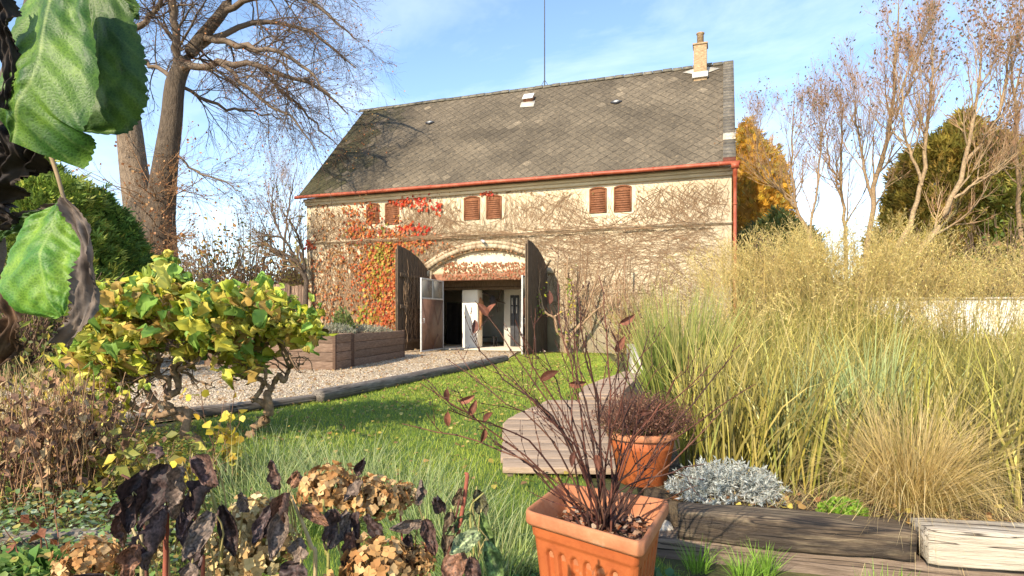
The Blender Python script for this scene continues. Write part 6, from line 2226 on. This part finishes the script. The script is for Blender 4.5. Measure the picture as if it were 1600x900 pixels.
TAN = [(.46, .26, .10), (.54, .33, .14), (.38, .19, .07), (.58, .38, .18)]
GLD = [(.56, .42, .19), (.62, .50, .26), (.5, .34, .14), (.44, .28, .12)]
STEMC = {'red': (.30, .09, .055), 'tan': (.42, .33, .17), 'olive': (.30, .28, .09), 'dark': (.12, .05, .035)}


def hydrangea(lab, gx, gd, heads, leaves, bare):
    """heads: (px,py,r,d,cols,stemcolour); leaves: (px,py,len,dx,dy,d,width,curl,colour); bare: extra stems (list of px points, d, colour)"""
    b = np.array([(gx - 800) / FPX * gd, gd, 0.0])
    t_ = thing('hydrangea', lab, 'shrub', b)
    for (px, py, rp, d, cols, stc) in heads:
        c = PX(px, py, d)
        o = flower_head(c, rp / FPX * d, cols).build('flower_head', M['dryleaf2'], t_)
        g = Geo()
        s0 = b + np.array([r7.normal() * .06, r7.normal() * .05, 0])
        P, R = smooth_path([s0, s0 * .5 + c * .5 + np.array([r7.normal() * .03, .02, -.05]), c - np.array([r7.normal() * .01, 0, rp / FPX * d * .5])], 12, [.006, .0045, .0032])
        tubes(g, P, R, 7, col=STEMC[stc])
        g.build('stem', M['twig'], t_, smooth=True)
    for k, (pts, d, stc, rad) in enumerate(bare):
        g = Geo()
        q = [PX(x, y, d) for x, y in pts]
        s0 = np.array([q[0][0] * .8 + b[0] * .2, d, 0])
        P, R = smooth_path([s0] + q, 16, [rad * 1.3] + [rad] * (len(q) - 1) + [rad * .6])
        tubes(g, P, R * (1 + .12 * (np.arange(16) % 5 == 0)), 7, col=STEMC[stc], cap=True)
        g.build('stem', M['twig'], t_, smooth=True)
    for k, (px, py, Lp, dx, dy, d, wp, curl, cl) in enumerate(leaves):
        c = PX(px, py, d)
        L, W = Lp / FPX * d, wp * r7.uniform(.6, .85) / FPX * d
        fwd = np.array([dx, r7.normal() * .25, dy])
        facing = np.array([r7.normal() * .5, -1.0, r7.normal() * .3])
        o = wilt(c, fwd, facing, L, W, cl, curl * r7.uniform(.8, 1.8), r7.uniform(.8, 1.9), seed=k * 3.1 + px).build('leaf', M['wilted'], t_, smooth=True)
        # its stalk back to the nearest stem
        g = Geo()
        e = c + np.array([-dx * .02 + r7.normal() * .01, .03, -.05])
        P, R = smooth_path([e + np.array([r7.normal() * .012, .012, -.07]), e, c + np.array([0, .004, .006]), c], 8, [.0022, .002, .0017, .0014])
        tubes(g, P, R, 5, col=(.36, .3, .12))
        g.build('leaf_stalk', M['twig'], o)
    return t_


M['dryleaf2'] = leaf_mat('dry_petal', 0.22, 0.7, 0.15)
M['wilted'] = leaf_mat('wilted_leaf', 0.05, 0.6, 0.35, mottle=0.75, mscale=160)


def bl():
    return BLK[r7.integers(len(BLK))]


lv1 = [(258, 725, 105, -.25, -1, 1.35, 62, .8), (300, 715, 95, .55, -.75, 1.3, 58, .9), (285, 728, 80, .05, -1, 1.32, 50, .6), (335, 735, 80, .1, -1, 1.36, 46, .5), (232, 735, 95, -.05, -1, 1.38, 60, .5), (310, 760, 85, -.1, -1, 1.4, 50, .5), (195, 795, 58, .05, -1, 1.35, 44, .4), (208, 775, 50, -.9, -.5, 1.33, 30, .7), (262, 790, 95, .0, -1, 1.34, 54, .4), (285, 800, 95, .2, -1, 1.36, 48, .5), (330, 800, 80, -.4, -1, 1.3, 48, .5), (345, 790, 85, .15, -1, 1.38, 52, .5), (215, 850, 60, -.1, -1, 1.28, 50, .5), (320, 845, 70, -.25, -1, 1.32, 46, .5), (375, 770, 34, .4, -1, 1.4, 26, .4), (300, 880, 60, .2, -1, 1.25, 40, .5), (165, 900, 80, -1, -.2, 1.25, 40, .6), (240, 700, 46, .9, .1, 1.36, 40, 1.2)]
hydrangea('hydrangea with large black wilted leaves over a red stem, leftmost of the hydrangeas', 262, 1.5,
          [(140, 884, 46, 1.5, TAN, 'olive'), (232, 862, 26, 1.5, GLD, 'olive')],
          [(*a, bl()) for a in lv1],
          [([(258, 920), (260, 830), (264, 755)], 1.36, 'red', .0058), ([(262, 880), (235, 830), (222, 800)], 1.38, 'tan', .005), ([(316, 920), (314, 860), (296, 765)], 1.4, 'red', .0045), ([(345, 900), (338, 800), (318, 735)], 1.42, 'olive', .0042), ([(222, 890), (215, 845), (207, 825)], 1.3, 'tan', .004), ([(228, 850), (210, 780), (205, 752), (190, 742)], 1.45, 'dark', .004)])
lv2 = [(445, 775, 70, -.55, -.8, 1.42, 50, .6), (450, 770, 80, .1, -1, 1.4, 46, .5), (436, 765, 50, -.2, .9, 1.44, 34, .9), (470, 790, 55, .7, -.7, 1.42, 38, .6), (440, 800, 75, -.1, -1, 1.36, 44, .5), (470, 840, 60, .1, -1, 1.35, 44, .5), (455, 760, 40, .5, .8, 1.44, 30, 1), (470, 880, 60, -.4, -.8, 1.25, 60, .9), (425, 790, 62, -.3, -1, 1.42, 40, .5)]
hydrangea('hydrangea with pale golden flower heads and black leaves, beside the black leaved one', 420, 1.55,
          [(392, 812, 42, 1.6, GLD, 'olive'), (418, 866, 50, 1.45, GLD, 'olive'), (365, 852, 38, 1.55, GLD, 'olive'), (360, 895, 40, 1.45, GLD, 'olive')],
          [(*a, bl()) for a in lv2],
          [([(492, 910), (485, 850), (452, 770)], 1.42, 'tan', .005), ([(512, 910), (510, 860), (505, 780)], 1.5, 'olive', .004)])
lv3 = [(545, 800, 60, -.5, -.8, 1.55, 42, .6), (555, 800, 78, .15, -1, 1.55, 44, .5), (570, 805, 55, .6, -.7, 1.55, 36, .6), (520, 795, 66, -.3, -1, 1.5, 40, .5), (550, 830, 60, .1, -1, 1.5, 44, .5), (565, 750, 44, -.3, -.6, 1.72, 34, 1), (558, 745, 36, .5, .8, 1.72, 26, 1), (660, 815, 52, -.95, -.15, 1.5, 32, .6), (662, 812, 60, .2, -1, 1.5, 36, .5), (640, 835, 50, .0, -1, 1.5, 40, .5), (652, 790, 40, -.1, .9, 1.55, 28, .8), (690, 800, 50, -.3, .9, 1.5, 26, .8), (700, 830, 66, .1, -1, 1.5, 40, .5)]
hydrangea('hydrangea with orange tan flower heads in the middle of the foreground', 580, 1.7,
          [(512, 766, 45, 1.8, TAN, 'olive'), (585, 782, 42, 1.8, TAN, 'tan'), (552, 775, 34, 1.84, TAN, 'olive'), (628, 775, 24, 1.9, TAN, 'red'), (592, 890, 56, 1.45, TAN, 'tan'), (648, 880, 30, 1.5, TAN, 'dark')],
          [(*a, bl()) for a in lv3],
          [([(552, 930), (548, 860), (546, 800)], 1.56, 'dark', .004), ([(655, 930), (665, 860), (672, 815)], 1.52, 'red', .0045), ([(690, 930), (700, 870), (720, 770)], 1.5, 'dark', .0042)])
GRW = [(.10, .15, .045), (.13, .17, .06), (.17, .17, .08), (.09, .06, .035)]
lv4 = [(745, 765, 46, .35, -1, 1.55, 30, .6, (.06, .055, .022)), (735, 800, 52, -.75, -.5, 1.5, 34, .6, GRW[1]), (752, 800, 85, .25, -1, 1.48, 40, .5, GRW[0]), (748, 830, 60, -.9, -.6, 1.42, 40, .5, (.2, .24, .12)), (760, 845, 80, .2, -1, 1.38, 44, .6, GRW[0]), (718, 850, 70, -.15, -1, 1.42, 46, .6, BLK[3]), (705, 800, 60, .0, -1, 1.5, 30, .5, GRW[3]), (735, 870, 60, .1, -1, 1.38, 46, .6, BLK[1]), (712, 790, 34, .3, .9, 1.5, 24, .8, GRW[3])]
hydrangea('hydrangea stems with half green drooping leaves just left of the square planter', 730, 1.6, [],
          lv4, [([(708, 930), (712, 860), (722, 800), (730, 745), (726, 740)], 1.5, 'red', .0052), ([(745, 930), (740, 860), (735, 795), (756, 770)], 1.5, 'olive', .003)])

# ------------------------------------------------------------------ big leaves close to the eye at the upper left
r8 = np.random.default_rng(404)
nl_ = thing('leafy_twig', 'large green leaves with dried brown edges hanging from a twig close up', 'plant', PX(-40, 640, .6))


def bigleaf(name, cl, wl, wr, cols, fold=.25, wave=.003, teeth=.03, vein=True, seed=0, mat='bigleaf', nu=70, nv=36):
    cl3 = [PX(*p) for p in cl]
    P, _ = smooth_path(cl3, nu + 1, np.ones(len(cl3)))
    T = nrm(np.gradient(P, axis=0))
    S = nrm(np.cross(T, np.array([0, 1.0, 0])))          # to the viewer's left of the growth direction or right
    N = nrm(np.cross(S, T))
    N = np.where(N[:, 1:2] > 0, -N, N)
    dm = np.mean([p[2] for p in cl])
    tt = np.linspace(0, 1, nu + 1)
    WL = np.interp(tt, np.linspace(0, 1, len(wl)), wl) / FPX * dm
    WR = np.interp(tt, np.linspace(0, 1, len(wr)), wr) / FPX * dm
    qs = np.linspace(-1, 1, nv + 1)
    X = np.zeros((nu + 1, nv + 1, 3))
    C = np.zeros((nu + 1, nv + 1, 3))
    c0, c1, c2 = [np.array(c) for c in cols]
    for a in range(nu + 1):
        saw = 1 + teeth * .6 * math.sin(tt[a] * 26 * 6.283 + .8 * math.sin(tt[a] * 31))
        for b in range(nv + 1):
            q = qs[b]
            w_ = (WL[a] if q < 0 else WR[a]) * (saw if abs(q) > .9 else 1)
            ph = (tt[a] * 8.5 - abs(q) * 1.6)
            vd = abs(ph - round(ph))
            pil = .0008 * math.cos(ph * 2 * math.pi) * min(1, abs(q) * 5) if vein else 0
            n3 = mnoise.noise(Vector((tt[a] * 5 + seed, q * 3, seed * 1.3)))
            h = fold * w_ * abs(q) ** 1.5 + pil * -1 + wave * math.sin(tt[a] * 14 + seed + q) * abs(q) ** 2 + wave * 1.2 * n3
            X[a, b] = P[a] + S[a] * q * w_ - N[a] * h
            f = np.clip(.42 + .9 * n3 + .35 * mnoise.noise(Vector((tt[a] * 22, q * 14, seed))), 0, 1)
            c = c0 * (1 - f) + c1 * f
            if vein and vd < .045 and abs(q) > .03:
                c = c * .82 + c2 * .18
            if vein and abs(q) < .03:
                c = c * .35 + c2 * .65
            C[a, b] = c
    g = Geo()
    i = np.arange((nu + 1) * (nv + 1)).reshape(nu + 1, nv + 1)
    g.add(X, quads=np.stack([i[:-1, :-1], i[1:, :-1], i[1:, 1:], i[:-1, 1:]], -1).reshape(-1, 4), col=np.clip(C.reshape(-1, 3), .004, 1))
    return g.build(name, M[mat], nl_, smooth=True)


GB = ((.028, .085, .012), (.12, .22, .025), (.26, .34, .12))
GD = ((.02, .055, .012), (.075, .14, .02), (.12, .17, .05))
GLT = ((.06, .17, .02), (.17, .29, .03), (.24, .36, .09))
BRN = ((.10, .075, .06), (.20, .155, .12), (.27, .22, .18))
DBR = ((.014, .010, .008), (.05, .035, .025), (.06, .045, .035))
bigleaf('leaf', [(96, -70, .54), (76, 20, .52), (55, 105, .50), (28, 160, .50), (18, 222, .51)], [46, 66, 62, 56, 40, 6], [40, 55, 72, 95, 112, 104], GB, .22, seed=1)
bigleaf('leaf', [(134, -70, .60), (150, 30, .585), (152, 110, .58), (140, 170, .58), (128, 204, .585)], [24, 26, 24, 22, 16, 4], [26, 46, 60, 72, 58, 6], GD, .3, seed=2, teeth=.07)
bigleaf('leaf', [(98, 312, .545), (80, 352, .535), (66, 400, .525), (70, 455, .52), (96, 494, .525)], [6, 50, 74, 84, 66, 10], [6, 36, 54, 56, 40, 8], GLT, .28, seed=3)
bigleaf('dry_edge', [(100, 308, .54), (124, 345, .53), (140, 400, .52), (140, 455, .515), (128, 505, .51), (104, 540, .515)], [4, 10, 15, 18, 19, 12], [4, 8, 12, 14, 13, 8], BRN, -.7, .006, .3, seed=4, mat='dryleaf', nu=60, nv=14)
bigleaf('leaf', [(92, 322, .55), (60, 336, .56), (25, 350, .57), (-10, 372, .58)], [2, 9, 11, 8], [2, 8, 12, 8], GD, .5, seed=5)
bigleaf('dry_leaf', [(98, 318, .56), (66, 328, .57), (32, 340, .58), (0, 352, .59)], [2, 5, 6, 3], [2, 6, 6, 3], BRN, -.6, .004, .3, seed=15, mat='dryleaf', nu=40, nv=10)
bigleaf('leaf', [(160, -40, .66), (185, -8, .65), (205, 18, .65), (210, 30, .65)], [20, 26, 20, 4], [14, 16, 14, 3], GD, .4, seed=6, teeth=.1)
bigleaf('dry_leaf', [(60, 205, .56), (45, 240, .55), (20, 270, .56), (-14, 292, .57)], [4, 22, 26, 10], [4, 20, 18, 8], DBR, .7, .012, .25, seed=7, mat='dryleaf')
bigleaf('dry_leaf', [(16, 200, .55), (10, 240, .54), (0, 280, .55), (-10, 320, .56)], [8, 24, 28, 10], [8, 22, 24, 8], DBR, .7, .012, .25, seed=8, mat='dryleaf')
bigleaf('dry_leaf', [(-16, 420, .6), (6, 450, .59), (14, 500, .58), (6, 545, .58), (-6, 580, .59)], [10, 26, 30, 24, 6], [8, 18, 22, 16, 4], ((.05, .028, .015), (.13, .07, .035), (.2, .12, .07)), .6, .012, .25, seed=9, mat='dryleaf')
bigleaf('dry_leaf', [(-10, 310, .57), (6, 335, .56), (10, 360, .56)], [6, 14, 4], [6, 12, 4], DBR, .6, .01, .25, seed=10, mat='dryleaf', nu=30, nv=14)
bigleaf('dry_leaf', [(-10, -30, .5), (4, 20, .5), (6, 60, .5), (10, 120, .5), (8, 170, .5)], [6, 12, 14, 12, 8], [8, 14, 12, 12, 6], DBR, .6, .008, .25, seed=11, mat='dryleaf')
g = Geo()
P, R = smooth_path([PX(-40, 640, .6), PX(-14, 480, .6), PX(-2, 330, .58), PX(8, 230, .56), PX(12, 120, .55), PX(60, -20, .57), PX(120, -120, .58)], 40, np.array([.008, .0075, .007, .0065, .006, .005, .004]))
P += r8.normal(size=P.shape) * .0012
tubes(g, P, R, 9, col=(.13, .105, .085))
g.build('stem', M['fine_bark'], nl_, smooth=True)
g = Geo()
P, R = smooth_path([PX(30, 190, .555), PX(62, 205, .555), PX(76, 235, .55), PX(90, 275, .545), PX(100, 312, .545)], 20, [.0022, .0021, .0019, .0018, .0017])
tubes(g, P, R, 8, col=(.30, .22, .13))
g.build('leaf_stalk', M['twig'], nl_, smooth=True)
g = Geo()
P, R = smooth_path([PX(0, 298, .56), PX(22, 280, .56), PX(30, 255, .56), PX(40, 232, .56)], 12, [.0016, .0015, .0014, .0012])
tubes(g, P, R, 6, col=(.03, .022, .018))
g.build('leaf_stalk', M['twig'], nl_, smooth=True)
